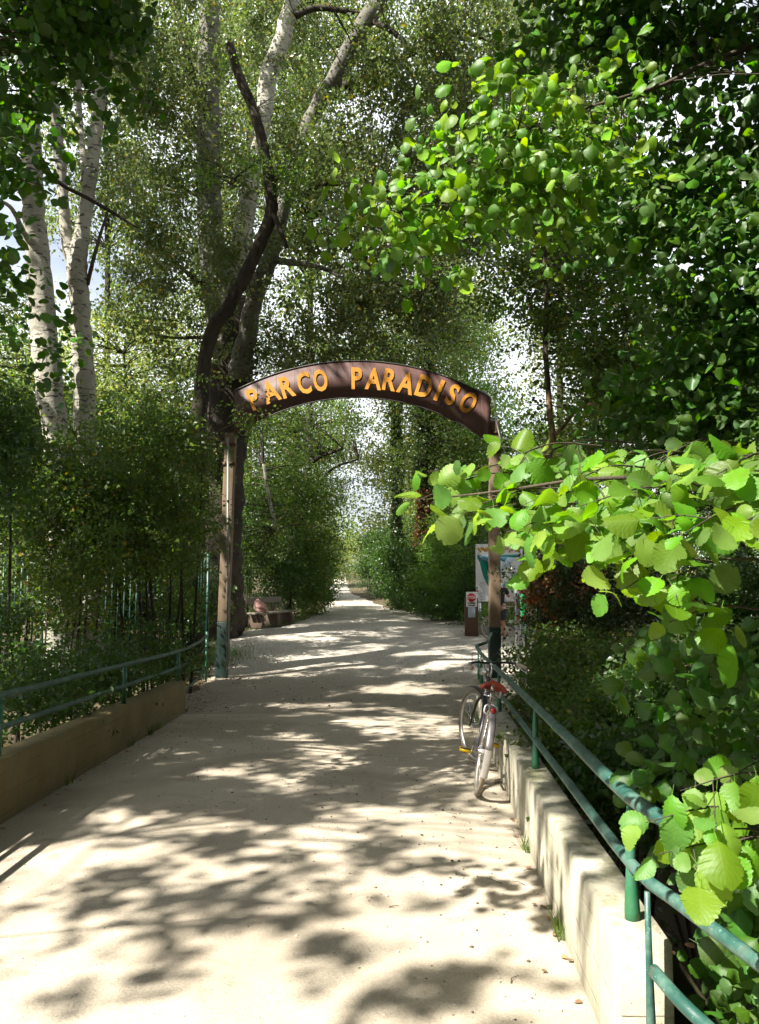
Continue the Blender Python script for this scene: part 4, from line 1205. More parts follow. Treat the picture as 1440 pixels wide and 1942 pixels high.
def white_poplars():
    # first
    d = 14.0; b0 = ground_at(135, d); T = trunk_from([(118, 1000, 62, d), (108, 850, 50, d), (88, 690, 54, d), (78, 560, 52, d), (66, 430, 46, d), (60, 300, 44, d), (54, 150, 40, d + .2), (48, 0, 38, d + .5), (30, -250, 32, d + 1), (20, -560, 16, d + 1.5)])
    T = ([b0] + T[0], [.32] + T[1])
    lb = [T]
    lb.append(trunk_from([(72, 480, 14, d), (45, 440, 12, d - .3), (22, 395, 9, d - .6), (-20, 370, 6, d - 1)]))
    lb.append(trunk_from([(58, 200, 16, d), (85, 120, 13, d), (95, 20, 10, d), (120, -100, 8, d)]))
    top = dict(blobs=[(40, -250, 260, 200, 15, 3), (-60, 120, 90, 200, 14.5, 2, .6), (230, -150, 160, 160, 15.5, 2.5)], n=700, spread=.22, per=26, size=.08, mat='leaf_poplar', up=.3, droop=1.2, hang=.12, tr=.018, tk=3)
    make_tree('poplar_tree', 'thick white barked poplar with a single pale trunk, the outermost of the pale trunks', 'tree', b0, lb, [top], bark='poplar_bark', group='white barked poplars', twig='branch_bark', flare=.25)
    # second, forked
    d = 14.8; b0 = ground_at(172, d)
    T = trunk_from([(168, 1020, 46, d), (163, 850, 44, d), (158, 700, 43, d), (152, 580, 40, d), (146, 500, 42, d), (158, 430, 30, d + .1), (172, 330, 27, d + .2), (184, 230, 26, d + .3), (200, 130, 22, d + .4), (228, 0, 18, d + .5), (260, -250, 12, d + .8), (280, -450, 6, d + 1)])
    lb = [([b0] + T[0], [.30] + T[1])]
    lb.append(trunk_from([(146, 515, 30, d), (128, 460, 26, d), (122, 400, 22, d), (114, 300, 23, d), (104, 200, 20, d), (96, 100, 16, d + .2), (80, -80, 12, d + .4), (70, -260, 6, d + .4)]))
    lb.append(trunk_from([(164, 390, 14, d + .1), (158, 300, 13, d + .5), (150, 200, 12, d + .9), (149, 110, 11, d + 1), (152, -50, 8, d + 1)]))
    lb.append(trunk_from([(166, 540, 9, d), (178, 490, 8, d), (195, 430, 6, d + .2), (205, 400, 4, d + .3)], ) + ('branch_bark',))
    lb.append(trunk_from([(80, 300, 6, d - 1), (110, 345, 8, d - 1), (170, 378, 8, d - 1), (225, 410, 7, d - 1), (262, 432, 4, d - 1)]) + ('dark_bark',))
    top = dict(blobs=[(200, -200, 220, 160, 15, 2.5), (260, 30, 80, 120, 15.5, 1.5, .8), (215, 330, 40, 130, 15.2, 1, .25)], n=560, spread=.2, per=26, size=.075, mat='leaf_poplar', up=.3, droop=1.2, hang=.12, tr=.016, tk=3)
    make_tree('poplar_tree', 'white barked poplar forking into a V of pale limbs, beside the thick single trunk', 'tree', b0, lb, [top], bark='poplar_bark', group='white barked poplars', twig='branch_bark', flare=.25)
white_poplars()

def big_poplar():
    d = 22.3; b0 = ground_at(408, d)
    main = trunk_from([(408, 1180, 108, d), (408, 1080, 100, d), (414, 950, 100, d), (426, 820, 98, d), (436, 720, 98, d), (444, 640, 76, d), (450, 560, 40, d)])
    up_ = trunk_from([(432, 690, 60, d), (424, 610, 66, d), (410, 530, 60, d), (400, 440, 54, d), (396, 330, 50, d), (396, 200, 48, d), (398, 60, 44, d), (402, -150, 34, d), (410, -400, 18, d)])
    lb = [([b0] + main[0], [.72] + main[1], 'dark_bark'), (up_[0], up_[1], 'grey_bark')]
    lb.append(trunk_from([(450, 720, 46, d - .5), (468, 640, 40, d - .7), (486, 560, 36, d - .9), (512, 490, 36, d - 1), (530, 420, 34, d - 1), (560, 320, 32, d - 1), (590, 230, 33, d - 1), (640, 140, 37, d - 1.2), (690, 50, 40, d - 1.5), (735, -30, 36, d - 1.6), (800, -200, 30, d - 1.8)]) + ('grey_bark',))
    lb.append(trunk_from([(425, 600, 46, d + .3), (455, 480, 40, d + .5), (478, 330, 38, d + .6), (498, 230, 36, d + .6), (512, 140, 38, d + .5), (540, 60, 36, d + .4), (565, -60, 30, d + .3), (590, -250, 18, d)]) + ('poplar_bark',))
    lb.append(trunk_from([(392, 215, 30, d - .3), (376, 180, 26, d - .5), (358, 130, 22, d - .7), (344, 70, 20, d - .8), (336, 10, 16, d - 1), (325, -120, 10, d - 1)]) + ('dark_bark',))
    # cross branches
    lb.append(trunk_from([(655, 165, 24, d - 1.3), (700, 145, 18, d - 1.6), (745, 120, 14, d - 2), (790, 95, 13, d - 2.3), (828, 66, 12, d - 2.5), (880, 62, 9, d - 2.8), (930, 78, 5, d - 3)]) + ('dark_bark',))
    lb.append(trunk_from([(705, 40, 14, d - 1.6), (745, 60, 12, d - 2), (780, 92, 11, d - 2.3), (830, 98, 8, d - 2.6), (890, 130, 5, d - 3)]) + ('dark_bark',))
    lb.append(trunk_from([(530, 495, 16, d - 1), (570, 500, 12, d - 1.5), (610, 508, 10, d - 2), (650, 528, 8, d - 2.4), (700, 570, 5, d - 3)]) + ('grey_bark',))
    lb.append(trunk_from([(575, 370, 18, d - 1), (610, 350, 13, d - 1.5), (660, 350, 9, d - 2), (720, 370, 5, d - 3)]) + ('dark_bark',))
    lb.append(trunk_from([(400, 545, 14, d), (370, 530, 11, d - .6), (345, 508, 8, d - 1.2), (310, 480, 5, d - 1.8)]) + ('dark_bark',))
    lb.append(trunk_from([(440, 640, 12, d), (390, 640, 9, d - .6), (330, 640, 6, d - 1.2), (280, 632, 4, d - 1.8)]) + ('branch_bark',))
    lb.append(trunk_from([(560, 30, 14, d), (600, 15, 13, d), (650, 20, 11, d), (700, 28, 8, d)]) + ('dark_bark',))
    cs = [dict(blobs=[(290, 330, 90, 270, 20, 2), (300, 60, 130, 150, 20, 2), (460, 120, 130, 180, 25, 2, .7), (400, 350, 90, 200, 25, 2, .6), (650, 360, 130, 200, 20, 3, .9), (770, 180, 150, 230, 19.5, 3), (920, 130, 130, 170, 19, 3),
                      (660, 560, 120, 110, 20, 3), (800, 420, 120, 160, 21, 3, .8), (900, 330, 110, 150, 20, 3), (300, 560, 90, 110, 20, 2, .9), (570, 250, 70, 220, 25.5, 2, .9), (560, 640, 90, 60, 21, 2), (760, 590, 110, 70, 20.5, 2), (660, -120, 420, 110, 20, 4), (560, 60, 120, 120, 24, 2, .6), (360, 640, 70, 60, 19.5, 1.5, .6), (280, 420, 60, 200, 17.5, 1.2, .4), (470, 380, 130, 230, 19.8, 1.5, .38)],
               n=4000, spread=.21, per=36, size=.115, mat='leaf_poplar', up=.3, droop=1.3, hang=.22, clump=9, tr=.012, tk=7, tmax=4)]
    make_tree('poplar_tree', 'huge old poplar with several thick grey stems rising behind the arch', 'tree', b0, lb, cs, bark='grey_bark', twig='branch_bark', flare=.35)
big_poplar()

def dark_leaner():
    d = 18.0; b0 = ground_at(372, d)
    lb = [(lambda T: ([b0] + T[0], [.30] + T[1]))(trunk_from([(372, 1100, 38, d), (374, 950, 34, d), (378, 800, 34, d), (386, 700, 28, d), (403, 630, 30, d), (440, 570, 28, d), (475, 500, 27, d), (512, 415, 28, d), (514, 370, 25, d), (502, 290, 23, d), (482, 210, 21, d), (452, 140, 20, d), (436, 84, 18, d)]))]
    lb.append(trunk_from([(512, 395, 18, d), (525, 420, 12, d - .1), (545, 470, 8, d - .2)]))
    lb.append(trunk_from([(500, 300, 7, d), (455, 330, 5, d - .4), (440, 350, 4, d - .6)]))
    cs = [dict(blobs=[(560, 290, 40, 40, 17.6, .6), (470, 130, 40, 50, 17.8, .5), (510, 210, 60, 70, 17.8, .6, .5), (450, 320, 90, 60, 17.6, .8, .5), (520, 330, 70, 50, 17.6, .7, .6)], n=80, spread=.14, per=20, size=.075, mat='leaf_bright', up=.35, tr=.012, tk=1, tmax=1.6)]
    make_tree('broken_tree', 'dark leaning trunk with a kink and sawn off top before the grey poplar', 'tree', b0, lb, cs, bark='dark_bark')
dark_leaner()

def sapling():
    d = 13.5; b0 = ground_at(1035, d)
    T = trunk_from([(1034, 900, 12, d), (1042, 865, 13, d), (1049, 835, 14, d), (1044, 790, 13, d), (1040, 740, 12, d)])
    lb = [([b0] + T[0], [.08] + T[1], 'tan_bark')]
    lb.append(trunk_from([(1040, 742, 12, d), (1034, 650, 11, d), (1036, 580, 9, d), (1033, 500, 8, d), (1036, 400, 6, d), (1040, 300, 4, d)]) + ('branch_bark',))
    lb.append(trunk_from([(1050, 826, 9, d), (1068, 810, 8, d), (1096, 776, 7, d), (1140, 762, 5, d - .3), (1200, 745, 4, d - .6)]) + ('tan_bark',))
    cs = [dict(blobs=[(1075, 640, 60, 70, 14.6, .8, .8), (1140, 600, 100, 110, 13.5, 1.5), (1050, 430, 110, 110, 14.8, 1.0), (1180, 720, 120, 80, 13, 1.5), (1150, 460, 110, 110, 13, 1.5), (980, 560, 70, 60, 14, 1, .6), (1060, 830, 60, 50, 13.2, .8, .3)],
               n=1100, spread=.17, per=26, size=.07, mat='leaf_thicket', up=.4, tr=.007, tk=2, tmax=3, tmpl=RT)]
    make_tree('sapling', 'slender young tree with a thin tan trunk rising behind the sunlit leaf spray', 'tree', b0, lb, cs, bark='tan_bark', twig='branch_bark')
sapling()

def ivy_trunks():
    for (px, py0, w_, d, lab, dead, top) in ((752, 1085, 22, 34, 'slim straight trunk clad in dark ivy seen through the arch', False, [(750, 700, 90, 90, 34, 3), (700, 600, 90, 90, 35, 3), (760, 480, 120, 100, 36, 4)]),
                                   (806, 1085, 34, 31, 'thick trunk wrapped in ivy with brown dead leaves seen through the arch', True, [(830, 800, 70, 110, 31, 2.5), (880, 840, 40, 60, 31, 2), (800, 650, 110, 90, 32, 3), (850, 560, 90, 90, 33, 3)])):
        b0 = ground_at(px, d)
        T = trunk_from([(px, 1000, w_*.6, d), (px - 2, 850, w_*.55, d), (px + 2, 700, w_*.5, d), (px, 500, w_*.4, d), (px + 5, 300, w_*.3, d)])
        lb = [([b0] + T[0], [w_*d/F*.35] + T[1], 'dark_bark')]
        cs = [dict(blobs=top, n=700, spread=.4, per=34, size=.13, mat='leaf_poplar_far', up=.3, droop=1.0, hang=.2, tr=.03, tk=3, tmax=6)]
        o = make_tree('ivy_tree', lab, 'tree', b0, lb, cs, group='ivy covered trunks beyond the arch')
        n = 7000; t = rng.uniform(0, 1, n); py = 1085 - t*430; a = rng.uniform(0, 2*math.pi, n)
        rad = w_*d/F/2*(.75 + .45*rng.random(n) + .25*np.sin(t*17))
        c = np.array([P(px, y_, d) for y_ in py]); c[:, 0] += rad*np.cos(a); c[:, 1] += rad*np.sin(a)
        if dead:
            m = (np.abs(py - 980) < 55) & (rng.random(n) < .8) | ((py < 760) & (rng.random(n) < .08))
            link('dead_leaves', leaf_mesh('dead_leaves', c[m], .13, .2, bias=(-.5, -.8, .2), droop=1), 'leaf_dead', o); c = c[~m]
        link('ivy', leaf_mesh('ivy', c, .12, .25, bias=(-.3, -.9, .3), droop=1), 'leaf_ivy', o)
ivy_trunks()

# background trees: each its own thing
def far_tree(px, d, top, hw, mat, lab, size=.13, n=260, bark='dark_bark', name='tree', low=1050, per=36, trunkw=None, grp='trees beyond the arch', up=.3):
    b0 = ground_at(px, d); tw = trunkw or max(6, hw*.10)
    T = trunk_from([(px, 1000, tw, d), (px + 4, (1000 + top)/2, tw*.75, d), (px - 5, top + 60, tw*.35, d)])
    lb = [([b0] + T[0], [tw*d/F*.6] + T[1])]
    h = low - top; bl = []
    k = max(3, int(h/90))
    for i in range(k):
        t = (i + .5)/k; wv = math.sin(math.pi*min(.95, .25 + t*.72))
        for s_ in (-1, 1):
            bl.append((px + s_*hw*.45*wv + rng.uniform(-.15, .15)*hw, top + h*t, hw*.62*wv, h/k*.75, d + rng.uniform(-1, 1), hw*d/F*.7))
    cs = [dict(blobs=bl, n=int(n*2.4), spread=.0125*d + .05, per=per, size=size*1.15, mat=mat, up=up, droop=.7, hang=.12, tr=.035, tk=4, tmax=9, minz=.1)]
    return make_tree(name, lab, 'tree', b0, lb, cs, bark=bark, group=grp)
FT = [
    (40, 34, 640, 110, 'leaf_yellow', 'pale yellow lit tree glimpsed beyond the thick white trunk at the photo edge', .13, 260),
    (240, 30, 610, 110, 'leaf_yellow', 'yellow green tree beyond the V shaped white poplar', .12, 260),
    (330, 38, 560, 120, 'leaf_poplar_far', 'tall mid green tree behind the grey poplar\'s outer branches', .14, 240),
    (560, 44, 640, 110, 'leaf_poplar_far', 'tree with a loose crown under the first word of the arch', .15, 240),
    (580, 62, 760, 70, 'leaf_poplar_far', 'distant tree standing over the far end of the path', .18, 200),
    (748, 50, 820, 60, 'leaf_yellow', 'small yellowish tree in full sun low beneath the arch centre', .16, 150),
    (815, 46, 470, 75, 'leaf_yellow', 'bright yellow green tree above the arch\'s second word', .15, 330),
    (885, 40, 560, 50, 'leaf_bright', 'fresh green tree just above the arch\'s lower corner', .14, 240),
    (900, 38, 880, 110, 'leaf_yellow', 'low sunlit yellow green tree behind the map board', .13, 260),
    (1010, 30, 800, 110, 'leaf_bright', 'sunlit tree low behind the slender tan sapling', .12, 240),
    (1120, 27, 640, 120, 'leaf_yellow', 'yellowish sunlit tree beyond the sapling\'s side branch', .11, 260),
    (1260, 24, 560, 120, 'leaf_poplar_far', 'mid green tree behind the tall dark alder', .10, 280),
    (1400, 24, 620, 120, 'leaf_bright', 'green tree low at the photo edge behind the alder crown', .10, 240),
    (-40, 26, 520, 100, 'leaf_poplar_far', 'mid green tree at the photo edge beside the pale trunks', .11, 200),
]
for (px, d, top, hw, mat, lab, size, n) in FT: far_tree(px, d, top, hw, mat, lab, size, n)
for (px, d, top, hw, n, lab) in ((200, 40, -60, 150, 420, 'tall wood tree behind the space between the pale and the grey poplars'), (470, 44, -140, 170, 520, 'tall wood tree directly behind the kinked leaning trunk'), (585, 40, -160, 150, 520, 'tall wood tree over the middle of the arch'),
    (860, 42, -120, 150, 420, 'tall wood tree behind the upper sunlit spray of round leaves'), (1060, 36, -60, 150, 420, 'tall wood tree behind the top of the tan sapling')):
    far_tree(px, d, top, hw, 'leaf_poplar_far', lab, .2, int(n*.62), low=620)
far_tree(1395, 11.5, 700, 90, 'leaf_thicket', 'dark trunked tree behind the alder with a thick black stem', .07, 150, low=900, trunkw=34)
for (px, d, lab) in ((575, 30, 'arching dark tree leaning over the path behind the bench'),):
    b0 = ground_at(545, d)
    lb = [([b0] + trunk_from([(552, 1020, 12, d), (575, 950, 11, d), (590, 880, 8, d), (650, 850, 5, d - 1)])[0], [.2, .14, .12, .09, .05])]
    lb.append(trunk_from([(560, 1010, 8, d), (620, 900, 6, d), (680, 870, 4, d)]))
    lb.append(trunk_from([(500, 880, 6, 24), (512, 950, 7, 24), (526, 1005, 7, 24)]) + ('poplar_bark',))
    cs = [dict(blobs=[(560, 930, 80, 90, 29, 2.5), (510, 880, 70, 110, 27, 2.5), (620, 880, 50, 60, 30, 2, .7), (480, 980, 60, 90, 25, 2), (590, 1010, 45, 60, 29, 2), (640, 800, 50, 60, 31, 2, .6), (560, 800, 60, 60, 29, 2, .6)], n=850, spread=.28, per=34, size=.10, mat='leaf_thicket', up=.35, tr=.02, tk=4, tmax=4, minz=.1)]
    make_tree('arching_tree', lab, 'tree', b0, lb, cs)

# far wood that closes the horizon: reads as one mass
def far_wood():
    n = 5000; C = []
    a = rng.uniform(-1.0, 1.0, n); d = rng.uniform(95, 150, n); x = a*d; z = zp(d) + rng.uniform(0, 13, n)*(.6 + .4*np.sin(x*.11)**2)
    C = np.stack([x, d, z], 1)
    L = np.repeat(C, 22, 0) + rng.normal(0, 1, (n*22, 3))*(1.3, 1.3, .9)
    o = link('far_woods', leaf_mesh('far_woods', L, .5, .3), 'leaf_poplar_far'); o['kind'] = 'stuff'
    o['label'] = 'distant wooded mass closing the view at the end of the path'
far_wood()

# ------------------------------------------------------------------ shrubs and hedges
def shrub(name, label, cat, blobs, n, spread, per, size, mat, stems=6, group=None, up=.35, bark='dark_bark', tmpl=None, minz=.03, droop=.4, twk=4, extra=None, stempx=None):
    c = blobs[0]; b0 = ground_at(c[0], c[4]); root = thing(name, label, cat, b0, group)
    C, L = blob_pts(blobs, int(n*1.9), spread, per, minz=minz)
    size = size*1.15
    link('foliage', leaf_mesh('foliage', L, size, up, None, droop, tmpl, seed=len(label)), mat, root)
    mb = MB(); sk = []
    for k in range(stems):
        b_ = blobs[k % min(3, len(blobs))]; px = b_[0] + rng.uniform(-.5, .5)*b_[2]; d = b_[4] + rng.uniform(-.4, .4)*b_[5]
        g = ground_at(px, d); t = P(px + rng.uniform(-.4, .4)*b_[2], b_[1] - b_[3]*.6, d)
        m_ = (g + t)/2 + rng.normal(0, .12, 3); pts = catmull([g, m_, t], None, 6); sk.append(pts)
        h = np.linalg.norm(t - g); MB().tube(pts, np.linspace(.006*h + .006, .004, len(pts)), 6, caps=False).build('stem', bark, root, smooth=True, fix=False)
    if twk:
        t2 = MB(); twigs(t2, np.vstack(sk), C, .008, twk, maxlen=2.5); 
        if t2.v: t2.build('crown_twig', 'branch_bark', root, fix=False)
    return root

G1 = 'shrubs of the thicket by the shaded railing'
shrub('elm_shrub', 'broad leafy shrub in front of the two pale trunks, spilling towards the picket fence', 'shrub', [(110, 930, 150, 110, 11.5, 1.2), (130, 1130, 70, 70, 12, .6, .8), (70, 1040, 140, 60, 11, 1, .5), (230, 1030, 110, 60, 11, 1, .5), (150, 1100, 70, 60, 10.5, .5, .5)], 540, .16, 26, .062, 'leaf_thicket', 9, G1, minz=.05)
shrub('elm_shrub', 'spreading shrub with sprays reaching over the shaded end of the arch sign', 'shrub', [(290, 820, 110, 100, 13, 1.1), (345, 930, 50, 150, 13.4, .7), (270, 980, 100, 130, 12.5, 1), (395, 790, 40, 35, 14, .4, .5), (475, 799, 55, 8, 13.8, .25, .6)], 520, .17, 26, .06, 'leaf_thicket', 9, G1, minz=.05)
shrub('elm_shrub', 'dark shrub filling the ditch behind the middle of the shaded railing', 'shrub', [(150, 1270, 150, 45, 9.5, .6), (290, 1240, 70, 45, 11.5, .6), (60, 1320, 90, 45, 8, .7)], 230, .13, 24, .055, 'leaf_hedge', 6, G1, minz=.03)
shrub('elm_shrub', 'leafy bush between the mesh gate leaf and the end of the shaded wall', 'shrub', [(325, 1110, 40, 60, 14.0, .5), (330, 1250, 40, 25, 12.5, .5)], 70, .13, 22, .05, 'leaf_thicket', 4, G1, minz=.02)
shrub('elm_shrub', 'dim undergrowth bush at the photo edge behind the first post of the shaded railing', 'shrub', [(0, 930, 80, 100, 8.5, .8), (-40, 820, 90, 100, 9, .8), (-10, 1180, 60, 60, 8, .5, .4)], 230, .12, 24, .055, 'leaf_hedge', 5, G1, minz=.03)
shrub('elm_shrub', 'tall back shrub of the thicket behind the picket fence', 'shrub', [(210, 860, 150, 110, 18, 1.5), (40, 800, 110, 100, 18, 1.5), (310, 900, 90, 130, 17.5, 1.2), (200, 1010, 200, 110, 17.5, 1), (180, 1130, 240, 80, 18.5, 1)], 900, .22, 26, .08, 'leaf_thicket', 8, G1)

shrub('elm_shrub', 'low dark undergrowth filling the foot of the thicket right behind the picket fence', 'shrub', [(160, 1120, 260, 75, 17, .5), (320, 1120, 90, 80, 16.8, .4)], 520, .16, 28, .075, 'leaf_hedge', 5, G1)
G2 = 'hedge shrubs along the path beyond the arch'
shrub('hedge_shrub', 'dark glossy bush behind the bench', 'shrub', [(500, 1080, 60, 80, 27, 1.2), (460, 1010, 60, 90, 25.5, 1), (545, 1070, 55, 75, 28, 1.2)], 380, .2, 32, .075, 'leaf_hedge', 6, G2)
shrub('hedge_shrub', 'grey green bush leaning over the path edge just past the bench', 'shrub', [(590, 1100, 38, 65, 30, 1.4), (570, 1030, 40, 60, 31, 1.4), (606, 1060, 30, 50, 33, 1.4)], 330, .22, 32, .085, 'leaf_thicket', 6, G2)
shrub('hedge_shrub', 'dark rounded bush at the narrowing of the path', 'shrub', [(728, 1085, 24, 48, 44, 1.4), (752, 1080, 30, 55, 40, 1.4), (725, 1040, 30, 38, 44, 2), (693, 1085, 12, 30, 56, 1.5)], 300, .26, 34, .11, 'leaf_hedge', 5, G2)
shrub('hedge_shrub', 'dark bush at the foot of the ivy clad trunks', 'shrub', [(770, 1100, 45, 60, 34, 1.6), (810, 1090, 45, 60, 31, 1.5), (760, 1040, 50, 50, 35, 2)], 360, .24, 34, .10, 'leaf_hedge', 6, G2)
shrub('hedge_shrub', 'sunlit bush between the ivy clad trunks and the map board', 'shrub', [(850, 1090, 45, 70, 28, 1.4), (860, 1020, 50, 60, 30, 1.6), (880, 1110, 30, 60, 27, 1)], 360, .2, 34, .085, 'leaf_bright', 6, G2)
shrub('hedge_shrub', 'low trailing shrub along the gravel edge before the STOP pillar', 'shrub', [(840, 1145, 50, 24, 27, .8), (800, 1135, 40, 20, 30, .8), (870, 1155, 25, 22, 25.5, .6)], 160, .16, 30, .07, 'leaf_hedge', 4, G2)
shrub('hedge_shrub', 'tall dark narrow bush directly beside the map board\'s outer edge', 'shrub', [(890, 1060, 16, 80, 25.2, .6), (884, 1120, 20, 50, 25.5, .6)], 110, .14, 30, .07, 'leaf_hedge', 4, G2)
shrub('hedge_shrub', 'sunny bush at the distant end of the path near the little white sign', 'shrub', [(628, 1065, 26, 38, 70, 3), (600, 1040, 30, 40, 66, 3), (662, 1060, 14, 34, 92, 3)], 190, .5, 34, .18, 'leaf_yellow', 4, G2)
shrub('hedge_shrub', 'shadowed bush opposite it where the path bends away', 'shrub', [(602, 1085, 16, 26, 55, 2), (600, 1110, 12, 30, 42, 1.2)], 130, .3, 32, .13, 'leaf_hedge', 3, G2)

G3 = 'undergrowth outside the sunlit wall'
shrub('ivy_hedge', 'ivy hedge with brown dead leaves behind the green panel', 'hedge', [(1060, 1130, 70, 80, 13, .7), (1130, 1120, 80, 90, 12, .7), (1220, 1130, 90, 90, 11, .7)], 420, .14, 26, .055, 'leaf_ivy', 6, G3)
def dead_patch():
    root = thing('dead_creeper', 'rusty brown dead creeper hanging on the ivy hedge beside the green panel', 'creeper', ground_at(1060, 12.5), G3)
    C, L = blob_pts([(1040, 1120, 40, 50, 12.4, .3), (1085, 1130, 50, 60, 12.1, .3), (1130, 1110, 40, 30, 11.5, .2, .4)], 110, .10, 14)
    link('dead_leaves', leaf_mesh('dead_leaves', L, .075, .15, bias=(-.6, -.7, .3), droop=1, tmpl=RT), 'leaf_dead', root)
    mb = MB(); mb.tube(catmull([ground_at(1035, 12.8), P(1032, 1150, 12.8), P(1026, 1060, 12.8), P(1030, 1010, 12.8)], None, 5), .055, 8); mb.build('stem', 'dark_bark', root, smooth=True, fix=False)
dead_patch()
shrub('undergrowth_shrub', 'grey green bush outside the wall behind the handlebars', 'shrub', [(1035, 1265, 40, 40, 11.5, .5), (1080, 1250, 80, 60, 10.5, .7), (1050, 1320, 60, 50, 9, .5)], 330, .11, 26, .048, 'leaf_thicket', 5, G3, minz=.02)
shrub('undergrowth_shrub', 'low bush below the sunlit railing between its middle posts', 'shrub', [(1130, 1370, 90, 60, 7.2, .6), (1200, 1300, 100, 70, 8.2, .7), (1090, 1430, 50, 50, 6.2, .4)], 330, .10, 26, .045, 'leaf_thicket', 5, G3, minz=.02)
shrub('undergrowth_shrub', 'twiggy bush outside the wall near the second railing post', 'shrub', [(1150, 1480, 70, 50, 5.4, .4), (1230, 1450, 80, 60, 5.6, .5)], 170, .08, 24, .042, 'leaf_hedge', 4, G3, minz=.02)
shrub('undergrowth_shrub', 'shaded bush deep behind the hanging alder leaves', 'shrub', [(1330, 1300, 120, 120, 7, .8), (1300, 1500, 120, 120, 5, .6), (1400, 1150, 100, 100, 8, 1)], 420, .11, 26, .055, 'leaf_hedge', 5, G3, minz=.02)

# ------------------------------------------------------------------ alders on the sunny bank: large leaves
AL = [tmpl_alder(22, s) for s in range(6)]
AM = [tmpl_alder(9, s) for s in range(2)]
def leaves_on_sprays(name, sprays, size, mat, parent, tm, bias, up=.55, step=.045, jit=.3, seed=0, dens=1.0):
    """sprays: polylines in world space, leaves alternate along them"""
    pos = []; dr = []
    rg = np.random.default_rng(seed)
    for pl in sprays:
        c = catmull(pl, None, 8); seg = np.linalg.norm(np.diff(c, axis=0), axis=1); s = np.concatenate([[0], np.cumsum(seg)])
        k = max(2, int(s[-1]/step*dens)); sd = 1
        for q in range(k):
            t = s[-1]*(q + .5)/k; p = np.array([np.interp(t, s, c[:, i]) for i in range(3)])
            tg = unit(c[-1] - c[0]); side = unit(np.cross(tg, (0, 0, 1)))*sd; sd *= -1
            pos.append(p + rg.normal(0, .008, 3)); dr.append(unit(tg*.55 + side*.8 + rg.normal(0, jit, 3)))
        pos.append(c[-1]); dr.append(unit(c[-1] - c[-3]))
    pos = np.array(pos); dr = np.array(dr)
    idx = rg.integers(0, len(tm), len(pos))
    for i in range(len(tm)):
        m = idx == i
        if m.any():
            off = dr[m]*.28*size
            link(name, leaf_mesh(name, pos[m] + off, size, up, bias, .35, tm[i], dirs=dr[m]*2.2, seed=seed + i), mat, parent)

def spray_fan(src, tips, rg, n_side=2, L=.14):
    """main twigs from src to each tip, with side twigs"""
    out = []; mains = []
    for t in tips:
        s = np.array(src); t = np.array(t); ln = np.linalg.norm(t - s)
        m_ = (s + t)/2 + np.array([0, 0, ln*.08]) + rg.normal(0, .02, 3)*ln
        c = catmull([s, m_, t], None, 6); mains.append(c)
        out.append([c[6], c[9], c[-1]])
        for k in range(n_side):
            i = int(rg.integers(4, len(c) - 2)); d_ = unit(t - s); sd = unit(np.cross(d_, (0, 0, 1)))*(1 if k % 2 else -1)
            e = c[i] + (d_*.6 + sd*.8 + rg.normal(0, .25, 3))*L*rg.uniform(.6, 1.3); e[2] -= .02
            out.append([c[i], (c[i] + e)/2 + (0, 0, .008), e])
    return out, mains

